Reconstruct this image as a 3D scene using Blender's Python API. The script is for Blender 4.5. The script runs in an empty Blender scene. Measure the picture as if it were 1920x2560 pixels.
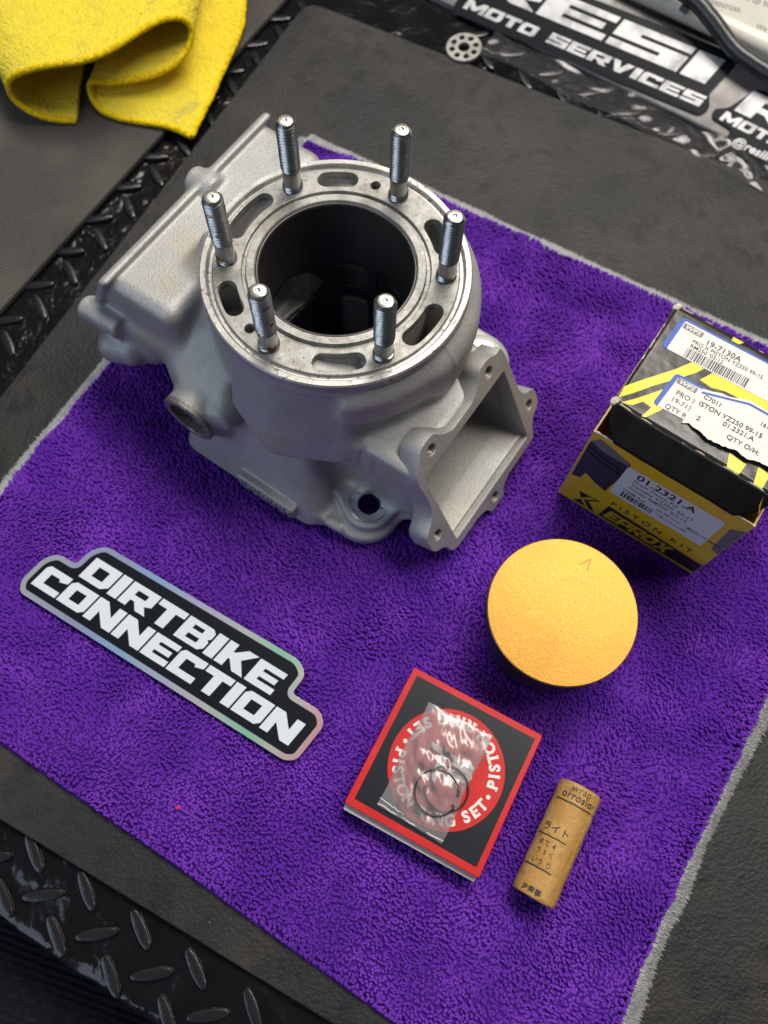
import bpy, math, random
import numpy as np
from mathutils import Matrix, Vector

# ------------------------------------------------------------------ camera, light, exposure
scene = bpy.context.scene
S = 0.001                       # everything below is laid out in millimetres
col = scene.collection
PI = math.pi

TH, RO = 0.3566, 0.0576          # tilt off straight-down, roll
fw = np.array([0, math.sin(TH), -math.cos(TH)])
rt = np.array([1.0, 0, 0]); up = np.cross(rt, fw)
rt, up = rt*math.cos(RO)+up*math.sin(RO), -rt*math.sin(RO)+up*math.cos(RO)
cam_d = bpy.data.cameras.new('camera'); cam = bpy.data.objects.new('camera', cam_d); col.objects.link(cam)
cam.matrix_world = Matrix(((rt[0], up[0], -fw[0], 0), (rt[1], up[1], -fw[1], 0), (rt[2], up[2], -fw[2], 0.380), (0, 0, 0, 1)))
cam_d.sensor_fit = 'VERTICAL'; cam_d.sensor_height = 36; cam_d.sensor_width = 27
cam_d.lens = 36*2049.28/2560
cam_d.clip_start = 0.02; cam_d.clip_end = 60
cam_d.dof.use_dof = True; cam_d.dof.focus_distance = 0.322; cam_d.dof.aperture_fstop = 10.0
scene.camera = cam

world = bpy.data.worlds.new('World'); scene.world = world; world.use_nodes = True
bg = world.node_tree.nodes['Background']; bg.inputs[0].default_value = (0.80, 0.88, 1.0, 1); bg.inputs[1].default_value = 0.06

def area(name, loc, target, size, power, color):
    l = bpy.data.lights.new(name, 'AREA'); l.shape = 'RECTANGLE'; l.size, l.size_y = size; l.energy = power; l.color = color
    o = bpy.data.objects.new(name, l); col.objects.link(o); o.location = Vector(loc)
    o.rotation_euler = (Vector(target)-Vector(loc)).to_track_quat('-Z', 'Y').to_euler()
    return o
area('shop_light', (0.55, 0.75, 1.75), (0.0, 0.18, 0), (1.5, 0.5), 35, (1.0, 0.94, 0.85))
area('shop_light', (0.05, 1.35, 1.7), (0.0, 0.2, 0), (1.3, 0.4), 15, (1.0, 0.95, 0.87))
area('doorway_light', (-1.5, -0.7, 1.15), (-0.05, 0.12, 0), (1.6, 1.3), 13, (0.66, 0.80, 1.0))
vs = scene.view_settings; vs.view_transform = 'Standard'; vs.look = 'None'; vs.exposure = 0; vs.gamma = 1
vs.use_curve_mapping = False
scene.cycles.max_bounces = 8; scene.cycles.transparent_max_bounces = 12

# ------------------------------------------------------------------ helpers
rng = np.random.default_rng(7)
def vnoise(x, y, sc, seed):
    """smooth value noise of feature size sc (mm), range about -1..1"""
    r = np.random.default_rng(seed).random((64, 64))*2-1
    X = np.asarray(x)/sc+1000; Y = np.asarray(y)/sc+1000
    i = np.floor(X).astype(int); j = np.floor(Y).astype(int); fx = X-i; fy = Y-j
    fx = fx*fx*(3-2*fx); fy = fy*fy*(3-2*fy)
    g = lambda a, b: r[a % 64, b % 64]
    return (g(i, j)*(1-fx)+g(i+1, j)*fx)*(1-fy)+(g(i, j+1)*(1-fx)+g(i+1, j+1)*fx)*fy

def make_mesh(name, V, F, smooth=False):
    V = np.asarray(V, dtype=np.float64).reshape(-1, 3)*S
    me = bpy.data.meshes.new(name)
    if isinstance(F, np.ndarray):
        n, k = F.shape
        me.vertices.add(len(V)); me.vertices.foreach_set('co', V.astype(np.float32).ravel())
        me.loops.add(n*k); me.loops.foreach_set('vertex_index', F.astype(np.int32).ravel())
        me.polygons.add(n); me.polygons.foreach_set('loop_start', np.arange(0, n*k, k, dtype=np.int32))
        me.polygons.foreach_set('loop_total', np.full(n, k, dtype=np.int32)); me.update(calc_edges=True); me.validate()
    else:
        me.from_pydata([tuple(v) for v in V], [], [tuple(f) for f in F]); me.update()
    me.polygons.foreach_set('use_smooth', [bool(smooth)]*len(me.polygons))
    if smooth and smooth is not True:
        try: me.set_sharp_from_angle(angle=math.radians(smooth))
        except Exception: pass
    return me
def obj(name, V, F, mat, parent=None, smooth=False, loc=None, rot=None, mesh=None):
    me = mesh or make_mesh(name, V, F, smooth)
    o = bpy.data.objects.new(name, me); col.objects.link(o)
    if mat is not None and not len(me.materials): me.materials.append(mat)
    if parent: o.parent = parent
    if loc is not None: o.location = Vector(loc)*S
    if rot is not None: o.rotation_euler = rot
    return o
def thing(name, label, cat, loc=(0, 0, 0), rotz=0, group=None):
    o = bpy.data.objects.new(name, None); col.objects.link(o); o.empty_display_size = 0.01
    o.location = Vector(loc)*S; o.rotation_euler = (0, 0, rotz); tag(o, label, cat, group); return o
def tag(o, label, cat, group=None):
    o['label'] = label; o['category'] = cat
    if group: o['group'] = group
    return o

class Geo:
    def __init__(s): s.V = []; s.F = []
    def add(s, V, F):
        n = len(s.V); s.V += [tuple(v) for v in V]; s.F += [tuple(i+n for i in f) for f in F]; return s
    def box(s, x0, x1, y0, y1, z0, z1):
        V = [(x, y, z) for z in (z0, z1) for y in (y0, y1) for x in (x0, x1)]
        return s.add(V, [(0, 2, 3, 1), (4, 5, 7, 6), (0, 1, 5, 4), (2, 6, 7, 3), (0, 4, 6, 2), (1, 3, 7, 5)])
    def lathe(s, prof, n=96, closed=False):
        V = [(r*math.cos(2*PI*k/n), r*math.sin(2*PI*k/n), z) for r, z in prof for k in range(n)]
        F = []; m = len(prof)
        for i in range(m if closed else m-1):
            j = (i+1) % m
            for k in range(n): F.append((i*n+k, i*n+(k+1) % n, j*n+(k+1) % n, j*n+k))
        return s.add(V, F)
    def tube(s, pts, r, n=10, caps=True):
        pts = [Vector(p) for p in pts]; V = []; m = len(pts); ref = Vector((0.13, 0.21, 0.97)); rr = r if isinstance(r, (list, tuple)) else [r]*m
        for i, p in enumerate(pts):
            t = (pts[min(i+1, m-1)]-pts[max(i-1, 0)]).normalized(); a = t.cross(ref)
            if a.length < 1e-4: a = t.cross(Vector((1, 0, 0)))
            a.normalize(); b = t.cross(a)
            for k in range(n): V.append(tuple(p+(a*math.cos(2*PI*k/n)+b*math.sin(2*PI*k/n))*rr[i]))
        F = [(i*n+k, i*n+(k+1) % n, (i+1)*n+(k+1) % n, (i+1)*n+k) for i in range(m-1) for k in range(n)]
        if caps: F += [tuple(range(n))[::-1], tuple((m-1)*n+k for k in range(n))]
        return s.add(V, F)
    def mapped(s, fn):
        s.V = [tuple(fn(*v)) for v in s.V]; return s
    def obj(s, name, mat, parent=None, smooth=False, **k): return obj(name, s.V, s.F, mat, parent, smooth, **k)

def from_curve(cu):
    o = bpy.data.objects.new('tmp', cu); col.objects.link(o)
    bpy.context.view_layer.update()
    me = o.evaluated_get(bpy.context.evaluated_depsgraph_get()).to_mesh()
    V = [tuple(v.co) for v in me.vertices]; F = [tuple(p.vertices) for p in me.polygons]
    bpy.data.objects.remove(o); bpy.data.curves.remove(cu)
    return Geo().add(V, F)
def text(body, size, bold=0.0, align='LEFT', space=1.0, sx=1.0, shear=0.0):
    cu = bpy.data.curves.new('t', 'FONT'); cu.body = body; cu.size = 10.0; cu.offset = bold*10; cu.align_x = align; cu.space_character = space; cu.shear = shear; cu.resolution_u = 3; cu.fill_mode = 'FRONT'
    k = size/10.0
    return from_curve(cu).mapped(lambda x, y, z: (x*k*sx, y*k, 0))
def plate(loops, depth=0.0, bevel=0.0, offset=0.0, res=2):
    """2-D outline with holes -> filled (extruded, bevelled) mesh; z centred on 0"""
    cu = bpy.data.curves.new('p', 'CURVE'); cu.dimensions = '2D'; cu.fill_mode = 'BOTH' if depth else 'FRONT'
    cu.extrude = max(depth/2-bevel, 0); cu.bevel_depth = bevel; cu.bevel_resolution = res; cu.offset = offset-bevel
    for L in loops:
        sp = cu.splines.new('POLY'); sp.points.add(len(L)-1); sp.use_cyclic_u = True
        for p, q in zip(sp.points, L): p.co = (q[0], q[1], 0, 1)
    return from_curve(cu)
def rounded(pts, r, n=6):
    """polygon with rounded corners; r one number or one for each corner"""
    out = []; m = len(pts); rs = r if isinstance(r, (list, tuple)) else [r]*m
    for i in range(m):
        p, a, b = Vector(pts[i]), Vector(pts[i-1]), Vector(pts[(i+1) % m])
        da, db = (a-p), (b-p); ra = min(rs[i], da.length*0.45, db.length*0.45)
        A, B = p+da.normalized()*ra, p+db.normalized()*ra
        for k in range(n+1):
            t = k/n; q = A*(1-t)**2+p*2*t*(1-t)+B*t*t; out.append((q.x, q.y))
    return out
def circle(cx, cy, r, n=32): return [(cx+r*math.cos(2*PI*k/n), cy+r*math.sin(2*PI*k/n)) for k in range(n)]
def arcslot(r, w, a0, a1, n=14, m=7):
    """rounded slot along an arc (degrees)"""
    h = w/2; d = math.degrees(h/r); a0 += d; a1 -= d; P = []
    for k in range(n+1): a = math.radians(a0+(a1-a0)*k/n); P.append(((r+h)*math.cos(a), (r+h)*math.sin(a)))
    for k in range(1, m): a = math.radians(a1); b = a+PI*k/m; P.append((r*math.cos(a)+h*math.cos(b), r*math.sin(a)+h*math.sin(b)))
    for k in range(n+1): a = math.radians(a1+(a0-a1)*k/n); P.append(((r-h)*math.cos(a), (r-h)*math.sin(a)))
    for k in range(1, m): a = math.radians(a0); b = a+PI+PI*k/m; P.append((r*math.cos(a)+h*math.cos(b), r*math.sin(a)+h*math.sin(b)))
    return P
def grid(nu, nv, fn):
    V = [fn(i/(nu-1), j/(nv-1)) for j in range(nv) for i in range(nu)]
    F = [(j*nu+i, j*nu+i+1, (j+1)*nu+i+1, (j+1)*nu+i) for j in range(nv-1) for i in range(nu-1)]
    return Geo().add(V, F)

# block letters (slanted, heavy), unit cell; list of loops, first outer
W = 0.30; H = 0.27
BLOCK = {
 'D': (1.0, [[(0, 0), (.80, 0), (1, .2), (1, 1), (0, 1)], [(W, H), (.70, H), (.70, 1-H), (W, 1-H)]]),
 'O': (1.0, [[(0, .0), (.86, 0), (1, .16), (1, 1), (.14, 1), (0, .84)], [(W, H), (.70, H), (.70, 1-H), (W, 1-H)]]),
 'I': (.34, [[(0, 0), (.34, 0), (.34, 1), (0, 1)]]),
 'R': (1.0, [[(0, 0), (W, 0), (W, .30), (.44, .30), (.66, 0), (1.02, 0), (.80, .31), (1, .42), (1, 1), (0, 1)], [(W, .53), (.70, .53), (.70, .76), (W, .76)]]),
 'T': (.96, [[(.33, 0), (.65, 0), (.65, .72), (.96, .72), (.96, 1), (0, 1), (0, .72), (.33, .72)]]),
 'B': (1.0, [[(0, 0), (.86, 0), (1, .16), (1, .44), (.92, .52), (1, .6), (1, .86), (.86, 1), (0, 1)], [(W, .2), (.70, .2), (.70, .40), (W, .40)], [(W, .62), (.66, .62), (.66, .80), (W, .80)]]),
 'K': (1.02, [[(0, 0), (W, 0), (W, .36), (.36, .36), (.64, 0), (1.02, 0), (.66, .52), (1.02, 1), (.66, 1), (.36, .66), (W, .66), (W, 1), (0, 1)]]),
 'E': (.94, [[(0, 0), (.94, 0), (.94, .25), (W, .25), (W, .39), (.84, .39), (.84, .62), (W, .62), (W, .76), (.94, .76), (.94, 1), (0, 1)]]),
 'C': (.96, [[(.0, 0), (.96, 0), (.96, H), (W, H), (W, 1-H), (.64, 1-H), (.68, .62), (.96, .72), (.96, 1), (.1, 1), (0, .86)]]),
 'N': (1.06, [[(0, 0), (W, 0), (W, .50), (.74, 0), (1.06, 0), (1.06, 1), (.76, 1), (.76, .50), (.34, 1), (0, 1)]]),
 'S': (.98, [[(0, 0), (.98, 0), (.98, .62), (.32, .62), (.32, .75), (.98, .75), (.98, 1), (0, 1), (0, .39), (.66, .39), (.66, .25), (0, .25)]]),
 'M': (1.25, [[(0, 0), (.28, 0), (.28, .48), (.52, .12), (.74, .12), (.97, .48), (.97, 0), (1.25, 0), (1.25, 1), (.95, 1), (.63, .52), (.31, 1), (0, 1)]]),
 'V': (1.05, [[(.36, 0), (.66, 0), (1.05, 1), (.70, 1), (.51, .42), (.34, 1), (0, 1)]]),
 'P': (1.0, [[(0, 0), (W, 0), (W, .3), (1, .3), (1, 1), (0, 1)], [(W, .53), (.70, .53), (.70, .76), (W, .76)]]),
 'X': (1.05, [[(0, 0), (.34, 0), (.53, .32), (.72, 0), (1.05, 0), (.71, .5), (1.05, 1), (.72, 1), (.53, .68), (.34, 1), (0, 1), (.35, .5)]]),
}
def block(word, h, total, shear=0.3, gap=0.07):
    """loops of a word in block letters, height h, fitted to a total width"""
    w = sum(BLOCK[c][0]+gap for c in word)-gap; k = (total-shear*h)/w; x = 0; L = []
    for c in word:
        for lp in BLOCK[c][1]: L.append([((x+px)*k+shear*h*py, py*h) for px, py in lp])
        x += BLOCK[c][0]+gap
    return L
def shift(loops, dx, dy, rot=0.0):
    c, s = math.cos(rot), math.sin(rot)
    return [[(dx+x*c-y*s, dy+x*s+y*c) for x, y in L] for L in loops]

# ------------------------------------------------------------------ materials
def mat(name, base, rough=0.5, metal=0.0, var=None, bump=None, spec=0.5, rvar=None, **inp):
    """var=[(size_mm, colour, lo, hi)...] mixes colours by noise; bump=[(size_mm, depth, kind)...]; rvar=(size_mm, amount)"""
    m = bpy.data.materials.new(name); m.use_nodes = True; nt = m.node_tree; N = nt.nodes; L = nt.links
    b = N['Principled BSDF']; b.inputs['Base Color'].default_value = (*base, 1); b.inputs['Roughness'].default_value = rough; b.inputs['Metallic'].default_value = metal
    b.inputs['Specular IOR Level'].default_value = spec
    for k, v in inp.items(): b.inputs[k.replace('_', ' ')].default_value = v
    tc = N.new('ShaderNodeTexCoord')
    def noise(size, detail=3, kind='n'):
        t = N.new('ShaderNodeTexVoronoi' if kind == 'v' else 'ShaderNodeTexNoise'); t.inputs['Scale'].default_value = 1000.0/size
        if kind != 'v': t.inputs['Detail'].default_value = detail
        L.new(tc.outputs['Object'], t.inputs['Vector']); return t.outputs[0]
    if var:
        cur = None
        for size, c, lo, hi in var:
            r = N.new('ShaderNodeMapRange'); r.inputs[1].default_value = lo; r.inputs[2].default_value = hi; L.new(noise(size), r.inputs[0])
            mx = N.new('ShaderNodeMix'); mx.data_type = 'RGBA'; L.new(r.outputs[0], mx.inputs[0])
            if cur is None: mx.inputs[6].default_value = (*base, 1)
            else: L.new(cur, mx.inputs[6])
            mx.inputs[7].default_value = (*c, 1); cur = mx.outputs[2]
        L.new(cur, b.inputs['Base Color'])
    if rvar:
        r = N.new('ShaderNodeMapRange'); r.inputs[1].default_value = .3; r.inputs[2].default_value = .7
        r.inputs[3].default_value = rough-rvar[1]; r.inputs[4].default_value = rough+rvar[1]
        L.new(noise(rvar[0]), r.inputs[0]); L.new(r.outputs[0], b.inputs['Roughness'])
    prev = None
    for bp in (bump or []):
        size, depth = bp[0], bp[1]; kind = bp[2] if len(bp) > 2 else 'n'
        bn = N.new('ShaderNodeBump'); bn.inputs['Strength'].default_value = 1.0; bn.inputs['Distance'].default_value = depth*S
        L.new(noise(size, 2, kind), bn.inputs['Height'])
        if prev: L.new(prev, bn.inputs['Normal'])
        prev = bn.outputs[0]
    if prev: L.new(prev, b.inputs['Normal'])
    m['tc'] = 0
    return m

M = {}
M['cast'] = mat('cast_aluminium', (.41, .41, .405), .55, .45, var=[(18, (.47, .465, .445), .4, .7), (30, (.34, .325, .30), .56, .8), (34, (.45, .395, .30), .60, .76), (0.9, (.27, .265, .26), .56, .76)], bump=[(0.9, .18), (0.4, .08)])
M['machined'] = mat('machined_aluminium', (.33, .325, .31), .48, .45, var=[(7, (.24, .23, .20), .46, .66), (1.6, (.13, .12, .10), .58, .72), (0.5, (.42, .41, .39), .55, .75)], bump=[(0.6, .06)], rvar=(4, .08))
M['rim'] = mat('bright_rim', (.46, .45, .435), .42, .55, var=[(2.2, (.19, .18, .16), .56, .67), (12, (.36, .35, .33), .45, .65)], bump=[(1.0, .07)])
M['bore'] = mat('plated_bore', (.085, .08, .078), .34, .5, bump=[(.5, .01)])
M['steel'] = mat('zinc_stud', (.46, .46, .455), .30, 1.0, var=[(6, (.36, .36, .35), .45, .7)])
M['rusty'] = mat('rusty_stud', (.48, .48, .48), .33, .9, var=[(6, (.36, .36, .35), .45, .7), (5.0, (.20, .085, .035), .58, .64)])
M['stud_end'] = mat('stud_end', (.62, .62, .56), .34, .9, var=[(1.6, (.42, .42, .38), .45, .7)], bump=[(.8, .08)])
M['bushing'] = mat('steel_bushing', (.72, .76, .80), .26, 1.0, var=[(2.5, (.30, .31, .33), .55, .68)])
M['oldface'] = mat('dull_spigot_face', (.30, .28, .25), .5, .7, var=[(2, (.12, .10, .085), .5, .7)], bump=[(.8, .1)])
M['gold'] = mat('gold_crown', (.385, .195, .032), .43, .74, var=[(1.0, (.49, .265, .06), .54, .72), (22, (.35, .175, .03), .45, .7)], bump=[(.8, .05), (2.4, .05)])
M['pist_dark'] = mat('dark_piston_coating', (.045, .042, .058), .24, .6)
M['pist_mark'] = mat('stamped_arrow', (.30, .17, .035), .5, .5)
M['purple'] = mat('purple_pile', (.118, .0215, .375), .95, 0, var=[(32, (.215, .046, .52), .42, .68), (3.0, (.105, .018, .34), .52, .74)], spec=.15, Sheen_Weight=.3, Sheen_Roughness=.45, Sheen_Tint=(.70, .38, 1, 1))
M['purple_base'] = mat('purple_backing', (.07, .012, .24), .95, 0, spec=.1)
M['grey_pile'] = mat('grey_pile', (.46, .47, .47), .9, 0, var=[(5, (.34, .35, .36), .45, .7)], spec=.15, Sheen_Weight=.3)
M['yellow'] = mat('yellow_terry', (.96, .76, .035), .9, 0, var=[(22, (.86, .67, .05), .46, .70), (26, (.46, .42, .11), .66, .78), (1.3, (.92, .74, .10), .52, .68), (.7, (.55, .38, .01), .58, .72)], bump=[(1.4, .8, 'v'), (.6, .35)], spec=.15, Sheen_Weight=.35, Sheen_Tint=(1, .9, .4, 1))
M['hem'] = mat('yellow_hem', (.92, .66, .01), .85, 0, var=[(1.6, (.64, .40, .006), .45, .62)], bump=[(1.0, .5, 'v')], spec=.15)
M['mat'] = mat('rubber_mat', (.017, .017, .018), .52, 0, var=[(70, (.034, .030, .026), .40, .64), (12, (.009, .009, .0095), .48, .70), (1.0, (.026, .025, .025), .60, .74), (2.6, (.30, .29, .28), .78, .80)], bump=[(1.6, .36), (4.0, .22), (.7, .10)], spec=.34)
M['plate'] = mat('black_tread_plate', (.006, .006, .007), .17, 0, bump=[(12, 1.6), (4, .12)], spec=.5, rvar=(14, .06))
M['lug'] = mat('black_tread_lug', (.014, .014, .017), .24, 0, bump=[(1.1, .06), (4, .15)], spec=.6)
M['floor'] = mat('dark_knit_floor', (.008, .0085, .011), .9, 0, var=[(3, (.016, .017, .02), .5, .7)], bump=[(2.2, .6)], spec=.2)
M['ribbed'] = mat('ribbed_grey_mat', (.068, .062, .055), .72, 0, var=[(40, (.105, .095, .082), .42, .68), (1.0, (.095, .088, .08), .5, .7)], bump=[(.8, .15)], spec=.35)
M['alu_bar'] = mat('scuffed_aluminium', (.25, .24, .235), .46, .6, var=[(16, (.17, .16, .155), .45, .7), (40, (.36, .34, .31), .52, .72)], bump=[(9, .2)], rvar=(9, .12))
M['white_tube'] = mat('white_tube', (.78, .74, .64), .35, 0, var=[(12, (.66, .60, .48), .55, .75)])
M['paper'] = mat('printed_card', (.66, .62, .55), .6, 0, var=[(20, (.60, .56, .49), .4, .7)])
M['grey_ink'] = mat('grey_ink', (.16, .16, .16), .6)
M['black_rubber'] = mat('black_hose', (.022, .024, .027), .33, 0, bump=[(9, .5)], spec=.6)
M['ink'] = mat('black_ink', (.018, .018, .02), .5)
M['silver_print'] = mat('silver_print', (.66, .66, .67), .38, .25, var=[(9, (.36, .36, .37), .45, .7), (5, (.66, .66, .66), .55, .75)])
M['black_print'] = mat('black_print', (.008, .010, .015), .26, 0, spec=.32)
M['white_print'] = mat('white_print', (.66, .72, .76), .32, 0)
M['red'] = mat('red_card', (.56, .011, .012), .42, 0, var=[(15, (.63, .020, .018), .45, .7)], spec=.35)
M['navy'] = mat('black_card', (.008, .011, .017), .36, 0, bump=[(.5, .02)], spec=.32)
M['card_white'] = mat('white_card', (.62, .61, .60), .7)
M['ring_white'] = mat('ring_print', (.78, .72, .68), .45)
M['kraft'] = mat('brown_kraft_paper', (.47, .25, .062), .58, 0, var=[(10, (.55, .32, .10), .42, .66), (6, (.30, .15, .038), .58, .72), (.8, (.40, .20, .05), .55, .7), (4, (.16, .10, .05), .70, .78)], bump=[(5, .6), (1.6, .15), (.6, .06)])
M['kraft_ink'] = mat('printed_ink', (.05, .04, .03), .6)
M['box_yellow'] = mat('yellow_carton', (.72, .46, .015), .38, 0, var=[(9, (.66, .40, .012), .45, .7)], bump=[(12, .3)])
M['lid_yellow'] = mat('bright_yellow_print', (.84, .70, .010), .34, 0)
M['box_black'] = mat('black_carton', (.026, .025, .022), .26, 0, var=[(14, (.045, .042, .036), .45, .7)], bump=[(16, .5), (4, .06)])
M['flap_black'] = mat('black_flap', (.008, .007, .006), .42, 0, bump=[(14, .3)], spec=.3)
M['label'] = mat('white_label', (.80, .78, .73), .6, 0, var=[(9, (.74, .66, .50), .60, .75), (1.2, (.62, .59, .54), .68, .76)])
M['label_grey'] = mat('front_label', (.66, .65, .70), .5)
M['label_blue'] = mat('blue_label_edge', (.03, .10, .46), .5)
M['worn'] = mat('worn_cardboard', (.52, .44, .33), .9, 0, var=[(2, (.70, .66, .58), .45, .6)])
M['pist_print'] = mat('printed_piston', (.035, .034, .045), .4)
M['pist_print2'] = mat('printed_piston_grey', (.16, .155, .17), .4)
M['clip'] = mat('dark_circlip', (.06, .06, .065), .35, .9)
M['lint'] = mat('red_lint', (.70, .03, .10), .8)
M['tie'] = mat('cable_tie', (.02, .02, .022), .4)

def ramp_mat(name, axis_mix, stops, rough, metal, bump=None):
    m = bpy.data.materials.new(name); m.use_nodes = True; nt = m.node_tree; N = nt.nodes; L = nt.links; b = N['Principled BSDF']
    tc = N.new('ShaderNodeTexCoord'); vm = N.new('ShaderNodeVectorMath'); vm.operation = 'DOT_PRODUCT'; vm.inputs[1].default_value = axis_mix
    L.new(tc.outputs['Object'], vm.inputs[0]); cr = N.new('ShaderNodeValToRGB'); L.new(vm.outputs['Value'], cr.inputs[0])
    while len(cr.color_ramp.elements) < len(stops): cr.color_ramp.elements.new(.5)
    for e, (p, c) in zip(cr.color_ramp.elements, stops): e.position = p; e.color = (*c, 1)
    L.new(cr.outputs[0], b.inputs['Base Color']); b.inputs['Roughness'].default_value = rough; b.inputs['Metallic'].default_value = metal
    return m
# holographic foil: hue runs along the sticker
M['holo'] = ramp_mat('holographic_foil', (6.2, 0.8, 0), [(.0, (.62, .64, .68)), (.2, (.48, .50, .80)), (.36, (.40, .62, .92)), (.52, (.62, .64, .86)), (.66, (.72, .74, .74)), (.8, (.36, .80, .56)), (.88, (.72, .72, .68)), (1.0, (.88, .42, .50))], .22, .55)
# clear film
fm = bpy.data.materials.new('clear_film'); fm.use_nodes = True; nt = fm.node_tree; N = nt.nodes; L = nt.links
for n in list(N): N.remove(n)
o_ = N.new('ShaderNodeOutputMaterial'); tr = N.new('ShaderNodeBsdfTransparent'); tr.inputs[0].default_value = (.93, .93, .95, 1)
gl = N.new('ShaderNodeBsdfGlossy'); gl.inputs['Roughness'].default_value = .2; df = N.new('ShaderNodeBsdfDiffuse'); df.inputs[0].default_value = (.95, .93, .95, 1)
fr = N.new('ShaderNodeFresnel'); fr.inputs[0].default_value = 1.6; m1 = N.new('ShaderNodeMixShader'); m2 = N.new('ShaderNodeMixShader'); m1.inputs[0].default_value = .12
L.new(tr.outputs[0], m1.inputs[1]); L.new(df.outputs[0], m1.inputs[2]); L.new(m1.outputs[0], m2.inputs[1]); L.new(gl.outputs[0], m2.inputs[2])
ad = N.new('ShaderNodeMath'); ad.operation = 'MULTIPLY'; ad.inputs[1].default_value = 1.3; ad.use_clamp = True; L.new(fr.outputs[0], ad.inputs[0]); L.new(ad.outputs[0], m2.inputs[0]); L.new(m2.outputs[0], o_.inputs[0])
M['film'] = fm
ft = fm.copy(); ft.name = 'thin_clear_film'; M['film_thin'] = ft
[n for n in ft.node_tree.nodes if n.type == 'MIX_SHADER'][0].inputs[0].default_value = .025
[n for n in ft.node_tree.nodes if n.type == 'BSDF_GLOSSY'][0].inputs['Roughness'].default_value = .16
[n for n in ft.node_tree.nodes if n.type == 'MATH'][0].inputs[1].default_value = .9

# ------------------------------------------------------------------ the setting
def structure(o): o['kind'] = 'structure'; return o
def wave_bump(m, direction, size, depth):
    nt = m.node_tree; N = nt.nodes; L = nt.links; b = N['Principled BSDF']
    tc = N.new('ShaderNodeTexCoord'); vm = N.new('ShaderNodeVectorMath'); vm.operation = 'DOT_PRODUCT'; vm.inputs[1].default_value = Vector(direction)*(2*PI/(size*S))
    nz = N.new('ShaderNodeTexNoise'); nz.inputs['Scale'].default_value = 120; L.new(tc.outputs['Object'], nz.inputs['Vector'])
    ma = N.new('ShaderNodeMath'); ma.operation = 'MULTIPLY_ADD'; L.new(nz.outputs[0], ma.inputs[0]); ma.inputs[1].default_value = 2.0
    L.new(tc.outputs['Object'], vm.inputs[0]); L.new(vm.outputs['Value'], ma.inputs[2])
    sn = N.new('ShaderNodeMath'); sn.operation = 'SINE'; L.new(ma.outputs[0], sn.inputs[0])
    bn = N.new('ShaderNodeBump'); bn.inputs['Distance'].default_value = depth*S; L.new(sn.outputs[0], bn.inputs['Height'])
    if b.inputs['Normal'].links: L.new(b.inputs['Normal'].links[0].from_socket, bn.inputs['Normal'])
    L.new(bn.outputs[0], b.inputs['Normal'])
wave_bump(M['ribbed'], (.40, .92, 0), 1.9, .3)
wave_bump(M['floor'], (.25, .97, 0), 3.2, .35)
structure(Geo().box(-900, 1200, -900, 1400, -75, -70).obj('floor', M['floor']))
PA = math.radians(-27.1)
# sheet of tread plate with a rolled lower edge, gently buckled
def plate_pt(p, q, z):
    return (-118+p*math.cos(PA)-q*math.sin(PA), -66.6+p*math.sin(PA)+q*math.cos(PA), z)
qs = [(0.6, -26), (-0.6, -20), (-1.0, -14), (-.4, -11.2), (1.2, -9.6), (3.5, -9.0)]
prof = qs+[(6+k*6, -9.0) for k in range(116)]
nP = 161; V = []
for i in range(nP):
    p = -260+i*5.0
    for k, (q, z) in enumerate(prof):
        w = (0.8*float(vnoise(p, q, 17, 3))-.3+(.9*float(vnoise(p, q, 12, 8)) if q < 30 else 0)) if 3 < k else 0
        e = 0.8*float(vnoise(p, 0, 14, 5)) if k < 6 else 0
        V.append(plate_pt(p, q+e, z+w))
nq = len(prof); F = [(i*nq+k, (i+1)*nq+k, (i+1)*nq+k+1, i*nq+k+1) for i in range(nP-1) for k in range(nq-1)]
tread = structure(obj('tread_plate', V, F, M['plate'], None, True))
# raised lugs, each a bevelled lens-shaped bar
def lug_mesh():
    L1 = []; n = 9
    out = [(9.2*math.cos(PI*t/n), 2.6*(math.sin(PI*t/n))**.8) for t in range(n+1)]
    ring = out+[(x, -y) for x, y in out[-2:0:-1]]
    V = []
    for sc, z in ((1.0, -.6), (.97, .5), (.86, 1.25), (.70, 1.4)):
        V += [((x*(.9+.1*sc) if sc > .9 else x*(.94 if sc > .8 else .88)), y*sc, z) for x, y in ring]
    m = len(ring); F = [(r*m+k, r*m+(k+1) % m, (r+1)*m+(k+1) % m, (r+1)*m+k) for r in range(3) for k in range(m)]
    F.append(tuple(3*m+k for k in range(m)))
    return make_mesh('lug', V, F, 40)
LUG = lug_mesh(); LUG.materials.append(M['lug'])
lug_spots = []
a_ = np.array([25.3, -13.6]); b_ = np.array([-9.5, -18.0])
for i in range(-2, 9):
    for j in (0, 1):
        lug_spots.append((np.array([-143.2, -22.5])+a_*i+b_*j, math.radians(-59)))
    lug_spots.append((np.array([-135.9, -38.8])+a_*i, math.radians(10)))
for k in range(-6, 8):
    s_ = np.array([-12.5, -23.8])*k
    lug_spots.append((np.array([-149.8, 362.7])+s_, math.radians(11)))
    lug_spots.append((np.array([-146.1, 348.6])+s_, math.radians(-60)))
for k in range(-1, 8):
    s_ = np.array([24.4, -14.6])*k
    lug_spots.append((np.array([65.7, 462.6])+s_, math.radians(14)))
    lug_spots.append((np.array([73.2, 441.3])+s_, math.radians(-62)))
for c_, an in lug_spots:
    obj('lug', None, None, M['lug'], tread, mesh=LUG, loc=(c_[0], c_[1], -8.9), rot=(0, 0, an+float(rng.normal(0, .05))))

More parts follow.
